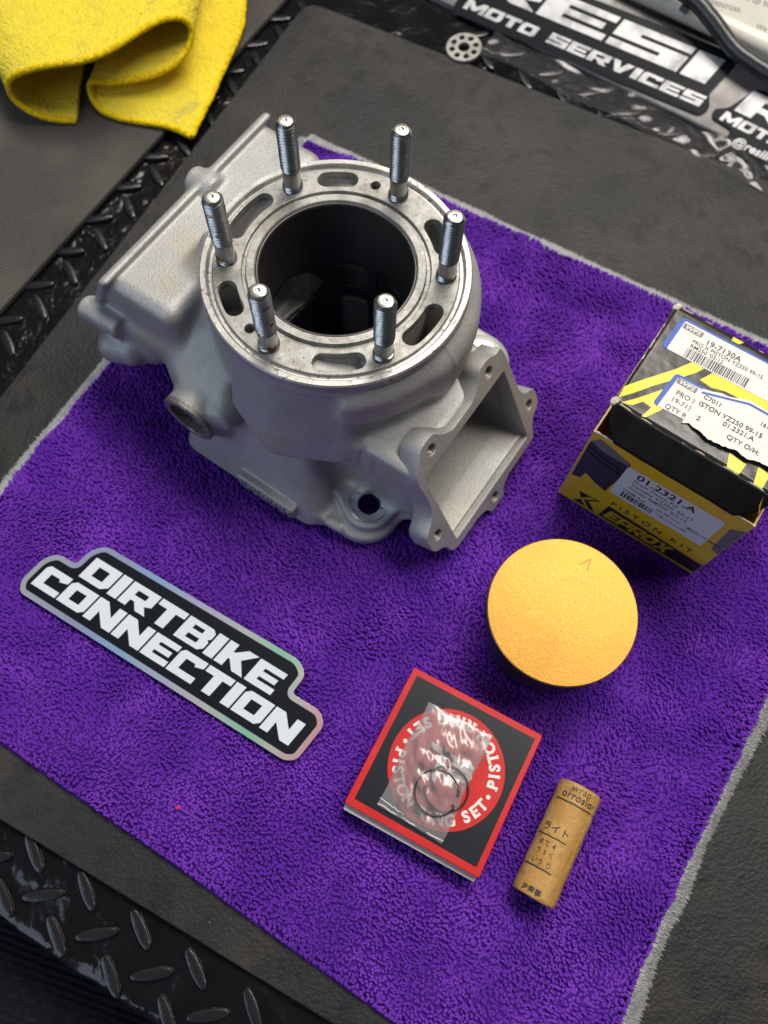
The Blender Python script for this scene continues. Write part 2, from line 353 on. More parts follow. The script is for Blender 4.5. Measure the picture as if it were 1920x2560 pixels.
# smooth rubber mat under everything
mat_out = rounded([(-273, 43), (220, -186), (440, 270), (-69, 495)], 12)
g = plate([mat_out], 3.8, .8)
rm = g.mapped(lambda x, y, z: (x, y, z-6.9)).obj('rubber_mat', M['mat'], None, 50)
tag(rm, 'smooth dark grey rubber mat spread under the purple towel', 'mat')
e_ = np.array([.471, .882]); n_ = np.array([-.882, .471]); c0 = np.array([-215.5, 247.6])
rb_out = [tuple(c0-e_*330), tuple(c0+e_*420), tuple(c0+e_*420+n_*320), tuple(c0-e_*330+n_*320)]
g = plate([rounded(rb_out, 6)], 4.0, .9).mapped(lambda x, y, z: (x, y, z-6.6))
rbm = g.obj('ribbed_mat', M['ribbed'], None, 50)
tag(rbm, 'worn brownish grey ribbed mat under the yellow cloth', 'mat')

# ------------------------------------------------------------------ purple towel
TC = np.array([[-239, 59.5], [87, -118], [263, 217], [-58, 380]])          # its four corners
def towel_xy(s, t):
    """s 0..1 left->right along the lower edge, t 0..1 up; edges slightly wavy"""
    A = TC[0]*(1-s)[:, None]+TC[1]*s[:, None]; B = TC[3]*(1-s)[:, None]+TC[2]*s[:, None]
    P = A*(1-t)[:, None]+B*t[:, None]
    P = P+np.stack([3.2*np.sin(s*9+t*5+1)*np.abs(s-.5)*2, 2.6*np.sin(t*11+s*4)*np.abs(t-.5)*2], 1)
    return P
def towel_z(x, y):
    edge = np.clip((x*.886-y*.463-70)/90, 0, 1)
    return -2.4+.75*vnoise(x, y, 34, 11)+.3*vnoise(x, y, 13, 12)+1.0*edge*vnoise(x, y, 40, 13)
towel = thing('purple_towel', 'thick purple microfibre towel with pale grey edges lying on the rubber mat', 'towel', (0, 0, -5))
n = 120
ss, tt = np.meshgrid(np.linspace(0, 1, n), np.linspace(0, 1, n)); P = towel_xy(ss.ravel(), tt.ravel()); z = towel_z(P[:, 0], P[:, 1])
edge_d = np.minimum(np.minimum(ss, 1-ss), np.minimum(tt, 1-tt)).ravel()
z = np.where(edge_d < .012, -2.9-(0.012-edge_d)*130, z)+5
idx = np.arange(n*n).reshape(n, n); F = np.stack([idx[:-1, :-1], idx[:-1, 1:], idx[1:, 1:], idx[1:, :-1]], -1).reshape(-1, 4)
obj('backing', np.stack([P[:, 0], P[:, 1], z], 1), F, M['purple_base'], towel, True)

def nubs(name, base, lean, height, rad, mtl, parent, sides=5):
    """many soft leaning tufts joined into one mesh (arrays, mm)"""
    N_ = len(base); lean = lean.reshape(N_, 1, -1); ang = np.arange(sides)*2*PI/sides
    c, s_ = np.cos(ang), np.sin(ang); ph = rng.random(N_)*6.28
    ca = np.cos(ang[None, :]+ph[:, None]); sa = np.sin(ang[None, :]+ph[:, None])
    rings = []
    for hf, rf in ((0.0, .75), (.55, 1.0)):
        q = np.empty((N_, sides, 3))
        q[:, :, 0] = base[:, None, 0]+lean[:, :, 0]*hf+ca*(rad*rf)[:, None]
        q[:, :, 1] = base[:, None, 1]+lean[:, :, 1]*hf+sa*(rad*rf)[:, None]
        q[:, :, 2] = base[:, None, 2]+height[:, None]*hf; rings.append(q)
    tip = np.empty((N_, 1, 3)); tip[:, 0, 0] = base[:, 0]+lean[:, 0, 0]; tip[:, 0, 1] = base[:, 1]+lean[:, 0, 1]; tip[:, 0, 2] = base[:, 2]+height
    V = np.concatenate(rings+[tip], 1); per = 2*sides+1; off = (np.arange(N_)*per)[:, None, None]
    k = np.arange(sides); k2 = (k+1) % sides
    t1 = np.stack([k, k2, sides+k2], -1); t2 = np.stack([k, sides+k2, sides+k], -1); t3 = np.stack([sides+k, sides+k2, np.full(sides, 2*sides)], -1)
    F = (np.concatenate([t1, t2, t3], 0)[None]+off).reshape(-1, 3)
    o = obj(name, V.reshape(-1, 3), F, mtl, parent, True); o['kind'] = 'stuff'; return o
K = 285
gs, gt = np.meshgrid((np.arange(K)+.5)/K, (np.arange(K)+.5)/K); gs = gs.ravel()+rng.normal(0, .0016, K*K); gt = gt.ravel()+rng.normal(0, .0016, K*K)
gs = np.clip(gs, .003, .997); gt = np.clip(gt, .003, .997)
P = towel_xy(gs, gt); bx, by = P[:, 0], P[:, 1]
fl = vnoise(bx, by, 42, 21)*2.2+vnoise(bx, by, 15, 22)*1.5+.9
ls = (1.35+.8*vnoise(bx, by, 13, 23)+.5*vnoise(bx, by, 50, 27))*(.6+.8*rng.random(K*K))
lean = np.stack([np.cos(fl)*ls, np.sin(fl)*ls], 1)+rng.normal(0, .28, (K*K, 2))
hh = 2.55+.55*vnoise(bx, by, 5, 24)+.45*vnoise(bx, by, 19, 26)+rng.normal(0, .28, K*K)
zb = towel_z(bx, by)+5-.4
nubs('pile', np.stack([bx, by, zb], 1), lean, np.clip(hh, 1.0, 3.3), .62+.16*rng.random(K*K), M['purple'], towel)
# pale grey pile of the underside peeping out along the right and the upper-left edges
def fringe(s0, s1, t0, t1, outdir, width, cnt, zlo=0.2):
    q = rng.random(cnt); P = towel_xy(np.clip(s0+(s1-s0)*q, 0, 1), np.clip(t0+(t1-t0)*q, 0, 1))
    wv = width*(.75+.35*vnoise(P[:, 0], P[:, 1], 22, 31))
    o = np.array(outdir); d_ = rng.random(cnt)
    b = np.stack([P[:, 0]+o[0]*wv*(d_-.25), P[:, 1]+o[1]*wv*(d_-.25), zlo+2.0*(1-d_)], 1)
    ln = np.stack([o[0]*(1.9+1.4*rng.random(cnt)), o[1]*(1.9+1.4*rng.random(cnt))], 1)+rng.normal(0, .55, (cnt, 2))
    return b, ln, .3+1.1*rng.random(cnt), .22+.10*rng.random(cnt)
for args in (((1, 1, 0, 1), (.876, -.48), 5.5, 17000), ((0, 0, 0, 1), (-.87, .49), 4.2, 14000), ((0, 1, 1, 1), (.45, .89), 5.0, 15000)):
    b, ln, h_, r_ = fringe(*args[0], args[1], args[2], args[3])
    nubs('grey_edge_pile', b, ln, h_, r_, M['grey_pile'], towel)

# ------------------------------------------------------------------ engine cylinder (cast body from a distance field, machined parts from outlines)
CYA = math.radians(-31.5)
cyl = thing('engine_cylinder', 'bare cast aluminium two-stroke engine cylinder with six studs standing on the purple towel', 'cylinder', (-25.24, 209.9, 0), CYA)
TOPZ = 100.7
def smin(a, b, k):
    h = np.clip(.5+.5*(b-a)/k, 0, 1); return b*(1-h)+a*h-k*h*(1-h)
def smax(a, b, k): return -smin(-a, -b, k)
def vcyl(x, y, z, cx, cy, R, z0, z1, r=2.0):
    dx = np.hypot(x-cx, y-cy)-R+r; dz = np.abs(z-(z0+z1)/2)-(z1-z0)/2+r
    return np.minimum(np.maximum(dx, dz), 0)+np.hypot(np.maximum(dx, 0), np.maximum(dz, 0))-r
def capsule(x, y, z, a, b, R, flat=True, r=1.5):
    """finite cylinder between two points, rounded ends"""
    a = np.array(a, float); b = np.array(b, float); L_ = np.linalg.norm(b-a); d = (b-a)/L_
    px, py, pz = x-a[0], y-a[1], z-a[2]; t = px*d[0]+py*d[1]+pz*d[2]
    rad = np.sqrt(np.maximum(px*px+py*py+pz*pz-t*t, 0)); dx = rad-R+r; dz = np.abs(t-L_/2)-L_/2+r
    return np.minimum(np.maximum(dx, dz), 0)+np.hypot(np.maximum(dx, 0), np.maximum(dz, 0))-r
def rbox(x, y, z, lo, hi, r):
    lo = np.array(lo, float); hi = np.array(hi, float); c = (lo+hi)/2; h = (hi-lo)/2-r
    qx, qy, qz = np.abs(x-c[0])-h[0], np.abs(y-c[1])-h[1], np.abs(z-c[2])-h[2]
    return np.sqrt(np.maximum(qx, 0)**2+np.maximum(qy, 0)**2+np.maximum(qz, 0)**2)+np.minimum(np.maximum(qx, np.maximum(qy, qz)), 0)-r
def sph(x, y, z, c, R): return np.sqrt((x-c[0])**2+(y-c[1])**2+(z-c[2])**2)-R
def rotx(y, z, cy, cz, a):
    c, s_ = math.cos(a), math.sin(a); return cy+(y-cy)*c+(z-cz)*s_, cz-(y-cy)*s_+(z-cz)*c
# intake mouth frame: s across, t up the slanted face, w outwards
IN_O = np.array([95.5, -7.5, 12.0]); IT = np.array([-.452, 0, .892]); IW = np.array([.892, 0, .452])
SLOTS = [(180, 17, 45.6, 7.4, 88, .5), (125, 11, 45.2, 7.6, 94, .2), (-125, 11, 45.2, 7.6, 70, .9), (55, 12, 45.2, 7.6, 76, -.8), (-53, 13.5, 44.8, 7.4, 94.5, .15), (-3, 14.5, 44.8, 7.4, 74, 1.0)]
def sdf(x, y, z):
    # core and water jacket
    d = vcyl(x, y, z, 0, 0, 47, 1, 60, 3)
    jacket = vcyl(x, y, z, 0, 0, 54.3, 45, 95.5, 3.0)
    d = smin(d, jacket, 1.5)
    # collar right under the deck
    d = smin(d, vcyl(x, y, z, 0, 0, 54.6, 90, 97.0, 1.0), 3)
    # bulges of the jacket towards the intake, either side
    bul = smax(vcyl(x, y, z, 0, 0, 60.0, 69, 94, 8), 47-(x*.94-y*.34), 6)
    bul2 = smax(vcyl(x, y, z, 0, 0, 61.5, 60, 94, 9), 34-(x*.75+y*.66), 10)
    d = smin(d, bul, 4); d = smin(d, bul2, 5)
    # lower body: transfer passages left and right, falling to the base flange
    yy = np.abs(y)
    low = smax((yy-71.5)*.93+(z-8)*.36, z-47, 9); low = smax(low, -(x+46)*.95+(z-10)*.15, 9); low = smax(low, (x-33)*.93+(z-14)*.30, 9); low = smax(low, 2-z, 2)
    d = smin(d, low, 4)
    # front transfer bulge hanging over the lower body
    f1 = -(y+57.5+(80-z)*.24-.55*(np.hypot(np.maximum(x-4, 0), 6)-6))*.93+.03*np.maximum(10-x, 0)
    fb = smax(f1, -(x+14.5), 3); fb = smax(fb, -(x+15-(60-z)*1.2)*.64, 4); fb = smax(fb, 42.5-z, 3); fb = smax(fb, z-93, 6); fb = smax(fb, x-40, 6); fb = smax(fb, y+20, 2)
    d = smin(d, fb, 2.5)
    d = d-.45*np.exp(-((y+3)/.9)**2)*(x > 40)*np.clip((z-62)/4, 0, 1)-.35*np.exp(-((x-4-.3*(z-60))/.8)**2)*(y < -45)*(z < 40)*np.clip((z-14)/4, 0, 1)
    # base flange with four lobes
    fl_ = rbox(x, y, z, (-66, -68, 1.5), (66, 68, 13), 2.0)
    qx, qy = np.abs(x-10.25)-39.75, np.abs(y)-50
    cr = np.hypot(np.maximum(qx, 0), np.maximum(qy, 0))+np.minimum(np.maximum(qx, qy), 0)-17.5
    waist = 20.0-np.hypot(x-84, (np.abs(y+2))*.55)          # cut-in between the lobes on the intake side
    fl_ = smax(smax(cr, np.abs(z-4.6)-3.4, 2.2), waist, 6)
    d = smin(d, fl_, 3.5)
    # raised bosses round the stud holes
    for hx, hy in ((51.5, -50), (51.5, 50)):
        ex, ey = 26-hx, 30*np.sign(hy)-hy; tt2 = np.clip(((x-hx)*ex+(y-hy)*ey)/(ex*ex+ey*ey), 0, 1)
        web = np.hypot(x-hx-tt2*ex, y-hy-tt2*ey)-12.6-4*tt2
        d = smin(d, smax(web, z-13.4-20*np.clip(tt2-.42, 0, 1), 1.6), 3)
    d = np.maximum(d, np.where(np.hypot(x-51.5, np.abs(y)-50) < 9.8, z-13.0, -9))
    # pad for cast-in figures on the front edge, and an oval dimple beside the stud lobe
    pad = rbox(x, y, z, (-10, -74.5, 2), (24, -60, 12.5), 1.2); d = np.minimum(d, pad)
    d = smin(d, capsule(x, y, z, (38, -66.6, 7), (48, -65.6, 7), 2.4, r=2.3), 2.5)
    # exhaust side: broad slant-faced housing with a lip along its edge
    q = (x+86+.5*(84-z))/1.118
    xb = rbox(q, y, z, (0, -54, 34), (66, 58, 83.5), 6.5)
    slope = (z-84.5-.05*(x+86))
    d = smin(d, smax(np.maximum(xb, slope), x+48.5, 7), 3.5)
    lip = rbox(q, y, z, (0, -56.5, 32), (4.2, 60.5, 86.3), 2.0); d = smin(d, lip, 2.2)
    d = smin(d, capsule(x, y, z, (-91, 13, 79.5), (-76, 13, 80.5), 7.0, r=2), 2.5)
    d = smin(d, capsule(x, y, z, (-101.5, -59, 57), (-80, -58, 57), 5.8, r=1.2), 4)
    d = smin(d, capsule(x, y, z, (-94, -64, 40), (-72, -56, 42), 8.2, r=7), 5)
    d = smin(d, rbox(q, y, z, (3, -58, 30), (40, -40, 60), 6), 5)
    # exhaust-valve housing on the near left, sloping down to a round spigot
    vh = rbox(x, y, z, (-62, -68.5, 27), (-18, -10, 95), 5)
    vh = smax(vh, -(y+42)*.64+(z-71)*.77, 7); vh = smax(vh, -(x+59)*.55-(y+57)*.83, 6)
    d = smin(d, vh, 4)
    d = smin(d, capsule(x, y, z, (-34, -35, 41), (-34, -72.5, 41), 13.4, r=.8), 3)
    d = smin(d, capsule(x, y, z, (-18.5, -30, 51), (-20, -67, 45), 7, r=3), 4)
    # intake duct
    s_ = y-IN_O[1]; px, pz = x-IN_O[0], z-IN_O[2]
    t = px*IT[0]+pz*IT[2]; w = px*IW[0]+pz*IW[2]
    tap = np.clip(-w, 0, 60)
    du = rbox(s_, t-tap*.45, w, (-36.5, -3.5, -62), (36.5, 52, -3), 4)
    du = np.maximum(du, 3-z)
    d = smin(d, du, 8)
    # saddle between duct and jacket
    d = smin(d, capsule(x, y, z, (40, -34, 44), (68, -31, 43), 8, r=7), 10)
    # ---- hollows
    cav = rbox(s_, t-np.clip(-w, 0, 60)*.42+np.clip(np.clip(-w, 0, 60)-14, 0, 20)*.10, w, (-33.0, -.4, -46), (33.0, 48.4, 14), 1.5)
    d = np.maximum(d, -cav)
    d = smin(d, capsule(x, y, z, (-999, 0, 0), (-998, 0, 0), 1), .01)
    d = np.maximum(d, -(np.hypot(x, y)-34.4))
    for hx, hy in ((51.5, -50), (51.5, 50)): d = np.maximum(d, -(np.hypot(x-hx, y-hy)-5.6))
    d = np.maximum(d, -capsule(x, y, z, (-34, -58, 41), (-34, -80, 41), 10.2, r=.5))
    ang = np.degrees(np.arctan2(y, x)); rad = np.hypot(x, y)
    for a0, hw, rr, ww, zf, zs_ in SLOTS:
        da = (ang-a0+180) % 360-180
        sl = np.maximum(np.maximum(np.abs(rad-rr+np.clip(90-z, 0, 40)*.02)-ww/2, (np.abs(da)-hw)*math.radians(1)*rr), zf-da*zs_-z)
        d = np.maximum(d, -sl)
    for a0 in (104, -104): d = np.maximum(d, -np.maximum(np.hypot(x-45*math.cos(math.radians(a0)), y-45*math.sin(math.radians(a0)))-2.2, 80-z))
    # transfer and exhaust ports behind the liner windows
    for a0, z0, z1, ww in ((117, 30, 58, 12), (-117, 30, 58, 12), (77, 30, 58, 11), (-77, 30, 58, 11), (180, 32, 60, 17)):
        ca, sa = math.cos(math.radians(a0)), math.sin(math.radians(a0))
        d = np.maximum(d, -rbox(x*ca+y*sa, -x*sa+y*ca, z, (28, -ww, z0), (41.5, ww, z1), 4))
    return d

def surface_nets(fn, lo, hi, h):
    xs = [np.arange(a, b+h, h) for a, b in zip(lo, hi)]
    G = np.meshgrid(*[a.astype(np.float32) for a in xs], indexing='ij')
    D = fn(*G).astype(np.float32); nx, ny, nz = D.shape
    ins = D < 0
    cells = np.zeros((nx-1, ny-1, nz-1), np.int8)
    for i in (0, 1):
        for j in (0, 1):
            for k in (0, 1): cells += ins[i:nx-1+i, j:ny-1+j, k:nz-1+k]
    act = (cells > 0) & (cells < 8); ci = np.argwhere(act); idx = np.full(cells.shape, -1, np.int64); idx[act] = np.arange(len(ci))
    pos = np.zeros((len(ci), 3)); cnt = np.zeros(len(ci)); C8 = [(i, j, k) for i in (0, 1) for j in (0, 1) for k in (0, 1)]
    for a in C8:
        for ax in range(3):
            if a[ax]: continue
            b = list(a); b[ax] = 1
            da = D[ci[:, 0]+a[0], ci[:, 1]+a[1], ci[:, 2]+a[2]]; db = D[ci[:, 0]+b[0], ci[:, 1]+b[1], ci[:, 2]+b[2]]
            m = (da < 0) != (db < 0); t = np.where(m, da/np.where(m, da-db, 1), 0)
            p = np.tile(np.array(a, float), (len(ci), 1)); p[:, ax] = t
            pos[m] += p[m]; cnt[m] += 1
    V = np.array(lo)+(ci+pos/cnt[:, None])*h
    Q = []
    for ax in range(3):
        o1, o2 = [(1, 2), (2, 0), (0, 1)][ax]
        A = np.take(ins, np.arange(0, ins.shape[ax]-1), axis=ax); B = np.take(ins, np.arange(1, ins.shape[ax]), axis=ax)
        e = np.argwhere(A != B); e = e[(e[:, o1] > 0) & (e[:, o2] > 0) & (e[:, o1] < D.shape[o1]-1) & (e[:, o2] < D.shape[o2]-1)]
        fl2 = A[e[:, 0], e[:, 1], e[:, 2]]
        def cell(a, b):
            c = e.copy(); c[:, o1] -= a; c[:, o2] -= b; return idx[c[:, 0], c[:, 1], c[:, 2]]
        q = np.stack([cell(1, 1), cell(0, 1), cell(0, 0), cell(1, 0)], 1); q[~fl2] = q[~fl2][:, ::-1]; Q.append(q)
    for _ in range(2):                                     # pull the points onto the true surface
        x, y, z = V.T; e = .05; f0 = fn(x, y, z)
        g = np.stack([fn(x+e, y, z)-f0, fn(x, y+e, z)-f0, fn(x, y, z+e)-f0], 1)/e
        st = (f0/np.maximum((g*g).sum(1), .2))[:, None]*g
        V = V-np.clip(st, -.5, .5)*.8
    return V, np.concatenate(Q)
Vc, Qc = surface_nets(sdf, (-118, -78, 0), (106, 72, 99), 1.0)
obj('casting', Vc, Qc, M['cast'], cyl, True)

# machined deck: two lathe rings, a face plate with water slots between
g = Geo().lathe([(33.2, 90), (33.2, TOPZ-.5), (33.7, TOPZ), (36.7, TOPZ), (37.0, TOPZ-.4), (37.2, TOPZ-1.8), (38.6, TOPZ-1.8), (38.8, TOPZ-.7), (39.0, 96)], 128)
g.obj('sealing_ring', M['machined'], cyl, 30)
loops = [circle(0, 0, 50.6, 128), circle(0, 0, 38.8, 128)[::-1]]
for a0, hw, rr, ww, zf, zs_ in SLOTS: loops.append(arcslot(rr, ww, a0-hw, a0+hw))
for a0 in (104, -104): loops.append(circle(45*math.cos(math.radians(a0)), 45*math.sin(math.radians(a0)), 2.1, 24))
g = plate(loops, 4.4, .35, res=1).mapped(lambda x, y, z: (x, y, z+TOPZ-.45-2.2))
g.obj('deck_face', M['machined'], cyl, 35)
g = Geo().lathe([(50.4, 96), (50.6, TOPZ-1.5), (51.0, TOPZ-1.9), (52.2, TOPZ-1.9), (52.7, TOPZ-1.4), (52.9, TOPZ-.3), (53.3, TOPZ), (55.4, TOPZ), (56.0, TOPZ-.7), (56.0, TOPZ-4.4), (55.4, TOPZ-5.4), (54.0, TOPZ-6.0), (50, TOPZ-6)], 160)
g.obj('deck_rim', M['rim'], cyl, 30)
# bore sleeve with port windows
na, nz_ = 240, 66; zz = np.linspace(1.5, 100.0, nz_); Vl = []; Fl = []
for z_ in zz:
    for k in range(na): Vl.append((33.2*math.cos(2*PI*k/na), 33.2*math.sin(2*PI*k/na), z_))
def window(a, z_):
    a = (a+180) % 360-180; s_ = abs(a)
    def rw(a0, a1, z0, z1, r): 
        u_ = abs(s_-(a0+a1)/2)-(a1-a0)/2+r*1.7; v_ = abs(z_-(z0+z1)/2)-(z1-z0)/2+r
        return math.hypot(max(u_, 0)/1.7, max(v_, 0))-r+min(max(u_/1.7, v_), 0) < 0
    return rw(101, 132, 44, 61, 4) or rw(62, 93, 44, 61, 4) or (s_ > 141 and math.hypot((s_-180)/40*16, (z_-47)) < 15.5) or rw(101, 126, -10, 37, 6)
for j in range(nz_-1):
    for k in range(na):
        if not window((k+.5)*360/na, (zz[j]+zz[j+1])/2): Fl.append((j*na+k, j*na+(k+1) % na, (j+1)*na+(k+1) % na, (j+1)*na+k))
o = obj('bore_sleeve', Vl, Fl, M['bore'], cyl, True)
sm = o.modifiers.new('wall', 'SOLIDIFY'); sm.thickness = 1.15*S; sm.offset = -1 
# studs with rolled thread
def stud_mesh():
    n = 28; zs = np.arange(-2, 35.4, .1813); V = []
    for z_ in zs:
        for k in range(n):
            th = k/n
            if z_ > 10.2 or z_ < 2.6:
                ph = ((z_/1.6)-th) % 1; r = 4.25-.95*abs(2*ph-1)**1.1
                if 10.2 < z_ < 11.4: r = 3.8+(r-3.8)*(z_-10.2)/1.2
                if z_ < 2.6: r = r+.12
            else: r = 3.8
            if z_ > 34.0: r = min(r, 4.0-(z_-34.0)*.62)
            V.append((r*math.cos(2*PI*th), r*math.sin(2*PI*th), z_))
    m = len(zs); F = [(i*n+k, i*n+(k+1) % n, (i+1)*n+(k+1) % n, (i+1)*n+k) for i in range(m-1) for k in range(n)]
    return make_mesh('stud', V, F, 40)
SM = stud_mesh()
capg = Geo().lathe([(3.12, 35.1), (3.05, 35.4), (2.6, 35.62), (1.0, 35.66), (.55, 35.3), (.01, 35.25)], 28); CM = make_mesh('end_face', capg.V, capg.F, 40); CM.materials.append(M['stud_end'])
for k in range(6):
    a = math.radians(30+60*k); me = SM.copy(); me.materials.append(M['rusty'] if k in (3, 4) else M['steel'])
    st = obj('stud', None, None, None, cyl, mesh=me, loc=(45.1*math.cos(a), 45.1*math.sin(a), TOPZ-.4), rot=(0, 0, k*1.1))
    obj('end_face', None, None, None, st, mesh=CM)
# intake flange: lobed frame with five threaded holes, standing square on the slanted mouth
HOLES = [(-22.5, 56.5), (23.5, 56.5), (40.5, 15.5), (-1.5, -6.8), (-40.8, 15.0)]
hull = [(-36.5, 40), (-37, 50), (-31.5, 58), (-27.5, 63), (-18, 63), (-14, 57), (-8, 53), (8, 53), (14.5, 57), (18.5, 63), (26.5, 63), (31, 60), (35.5, 60.5), (37, 54), (37.5, 30), (40, 24), (47.5, 21), (47.5, 10), (40, 6), (37.5, 0), (36.5, -5), (12, -5.5), (6, -8), (4.5, -13), (-7.5, -13), (-9, -8), (-15, -5.5), (-34, -5.5), (-38.5, -3), (-40, 4), (-47.5, 8.5), (-47.8, 20), (-40, 25), (-37, 30)]
hull_r = [3, 4, 4, 5, 5, 5, 4, 4, 5, 5, 4, 3, 3, 3, 4, 5, 5.5, 5.5, 5, 3, 3, 4, 4, 5.5, 5.5, 4, 4, 4, 3, 5, 5.5, 5.5, 5, 4]
hull = rounded(hull, hull_r, 5)
loops = [hull[::-1], rounded([(-32.5, 0), (32.5, 0), (32.5, 48), (-32.5, 48)], .8, 2)]+[circle(x, y, 2.75, 20)[::-1] for x, y in HOLES]
g = plate(loops, 11.0, .45, res=1)
def in_map(x, y, z):
    p = IN_O+np.array([0, 1, 0])*x+IT*y+IW*(z-5.5); return tuple(p)
fo = g.mapped(in_map).obj('intake_flange', M['cast'], cyl, 35)
for hx, hy in HOLES:
    gg = Geo().lathe([(2.9, -.15), (2.75, -.9)]+[(2.75-.35*(i % 2), -1.2-.45*i) for i in range(20)]+[(.01, -10.4)], 20).mapped(lambda x, y, z, hx=hx, hy=hy: in_map(x+hx, y+hy, z+5.5))
    gg.obj('threaded_hole', M['oldface'], fo, 30)
# steel bushings in the base lobes
for hx, hy in ((51.5, -50), (51.5, 50)):
    Geo().lathe([(5.2, 3), (5.2, 13.2), (5.6, 13.7), (9.0, 13.7), (9.5, 13.2), (9.5, 10)], 48).mapped(lambda x, y, z: (x+hx, y+hy, z)).obj('bushing', M['bushing'], cyl, 30)
# dull rim of the round spigot
def sp_map(x, y, z): return (-34+x, -72.5-z, 41+y)
Geo().lathe([(9.9, -9), (9.9, .1), (10.4, .6), (12.8, .6), (13.5, .0), (13.5, -2.2)], 48).mapped(sp_map).obj('spigot_rim', M['oldface'], cyl, 30)
# cast-in figures on the pad
gt_ = Geo()
for k in range(12):
    x0 = -8+k*2.6
    gt_.box(x0, x0+.7, -75.1, -74.3, 4.0, 11.0)
    if k % 3 != 1: gt_.box(x0+.7, x0+1.8, -75.1, -74.3, 9.8, 10.8)
    if k % 2: gt_.box(x0+.7, x0+1.8, -75.1, -74.3, 4.2, 5.2)
gt_.obj('cast_figures', M['cast'], cyl)

# ------------------------------------------------------------------ piston
pis = thing('piston', 'piston with a gold coated crown standing on the purple towel beside the piston kit box', 'piston', (79.98, 88.52, 0), math.radians(53))
PH = 33.0
g = Geo().lathe([(.01, PH+.35), (8, PH+.33), (16, PH+.26), (24, PH+.14), (30, PH+.03), (32.5, PH-.02), (32.95, PH-.4)], 128)
crown = g.obj('crown', M['gold'], pis, 12)
V = []; F = []; n = 128
prof = [(32.95, PH-.4), (33.0, PH-3.0), (31.8, PH-3.05), (31.8, PH-4.3), (33.0, PH-4.35), (33.0, PH-6.6), (31.8, PH-6.65), (31.8, PH-7.9), (33.0, PH-7.95), (32.7, PH-11), (32.3, PH-17), (31.6, 8), (31.0, .4), (27.5, .2), (27.5, 10)]
for r, z_ in prof:
    for k in range(n):
        a = 2*PI*k/n; cut = max(0, abs(math.sin(a))-.55)/.45
        rr = r-(5.5*cut**.7 if z_ < PH-12 else 0); V.append((rr*math.cos(a), rr*math.sin(a), z_))
F = [(i*n+k, i*n+(k+1) % n, (i+1)*n+(k+1) % n, (i+1)*n+k) for i in range(len(prof)-1) for k in range(n)]
obj('skirt', V, F, M['pist_dark'], pis, 35)
for rz in (PH-3.68, PH-7.28):
    Geo().lathe([(31.5, rz+.5), (32.8, rz+.5), (32.8, rz-.5), (31.5, rz-.5)], 96, True).obj('ring_groove_land', M['clip'], pis, 30)
# stamped arrow near the rim, pointing to the exhaust side (local x)
ar = Geo()
def strip(a, b, w, zf):
    a = Vector((*a, 0)); b = Vector((*b, 0)); d = (b-a).normalized(); p = Vector((-d.y, d.x, 0))*w/2
    m_ = 4; Vs = []
    for i in range(m_+1):
        q = a+(b-a)*i/m_
        for sgn in (1, -1): w_ = q+p*sgn; Vs.append((w_.x, w_.y, zf(w_.x, w_.y)))
    return Vs, [(2*i, 2*i+1, 2*i+3, 2*i+2) for i in range(m_)]
def crown_z(x, y): r = math.hypot(x, y); return PH+.45-.35*(r/32.4)**2
for a, b in (((21.5, 2.2), (27.0, 4.2)), ((21.8, 6.4), (27.0, 4.2))): ar.add(*strip(a, b, .55, crown_z))
ar.obj('arrow_mark', M['pist_mark'], crown)

# ------------------------------------------------------------------ piston ring box with its bag of circlips
RBA = math.atan2(-26.2, 56.7)
rbx = thing('piston_ring_box', 'flat red and black square cardboard box with white circular lettering on the purple towel', 'box', (-9.6, 5.2, 0), RBA)
g = plate([rounded([(0, 0), (63, 0), (63, 64.5), (0, 64.5)], .8, 3)], 4.8, .3).mapped(lambda x, y, z: (x, y, z+10.6))
lid = g.obj('lid', M['red'], rbx, 40)
plate([rounded([(.6, -2.6), (62.4, -2.2), (61.8, 60), (1.2, 60)], .8, 3)], 9, .2).mapped(lambda x, y, z: (x, y, z+4.6)).obj('tray', M['card_white'], rbx, 40)
zt = 13.0
flat = lambda dz: (lambda x, y, z: (x, y, zt+dz))
plate([[(3, 3.3), (60.2, 3.3), (60.6, 61.5), (2.8, 61.8)]]).mapped(flat(.08)).obj('black_panel', M['navy'], lid)
plate([circle(32, 32.3, 25.2, 72)]).mapped(flat(.16)).obj('red_disc', M['red'], lid)
ring = Geo(); word = 'PISTON RING SET'
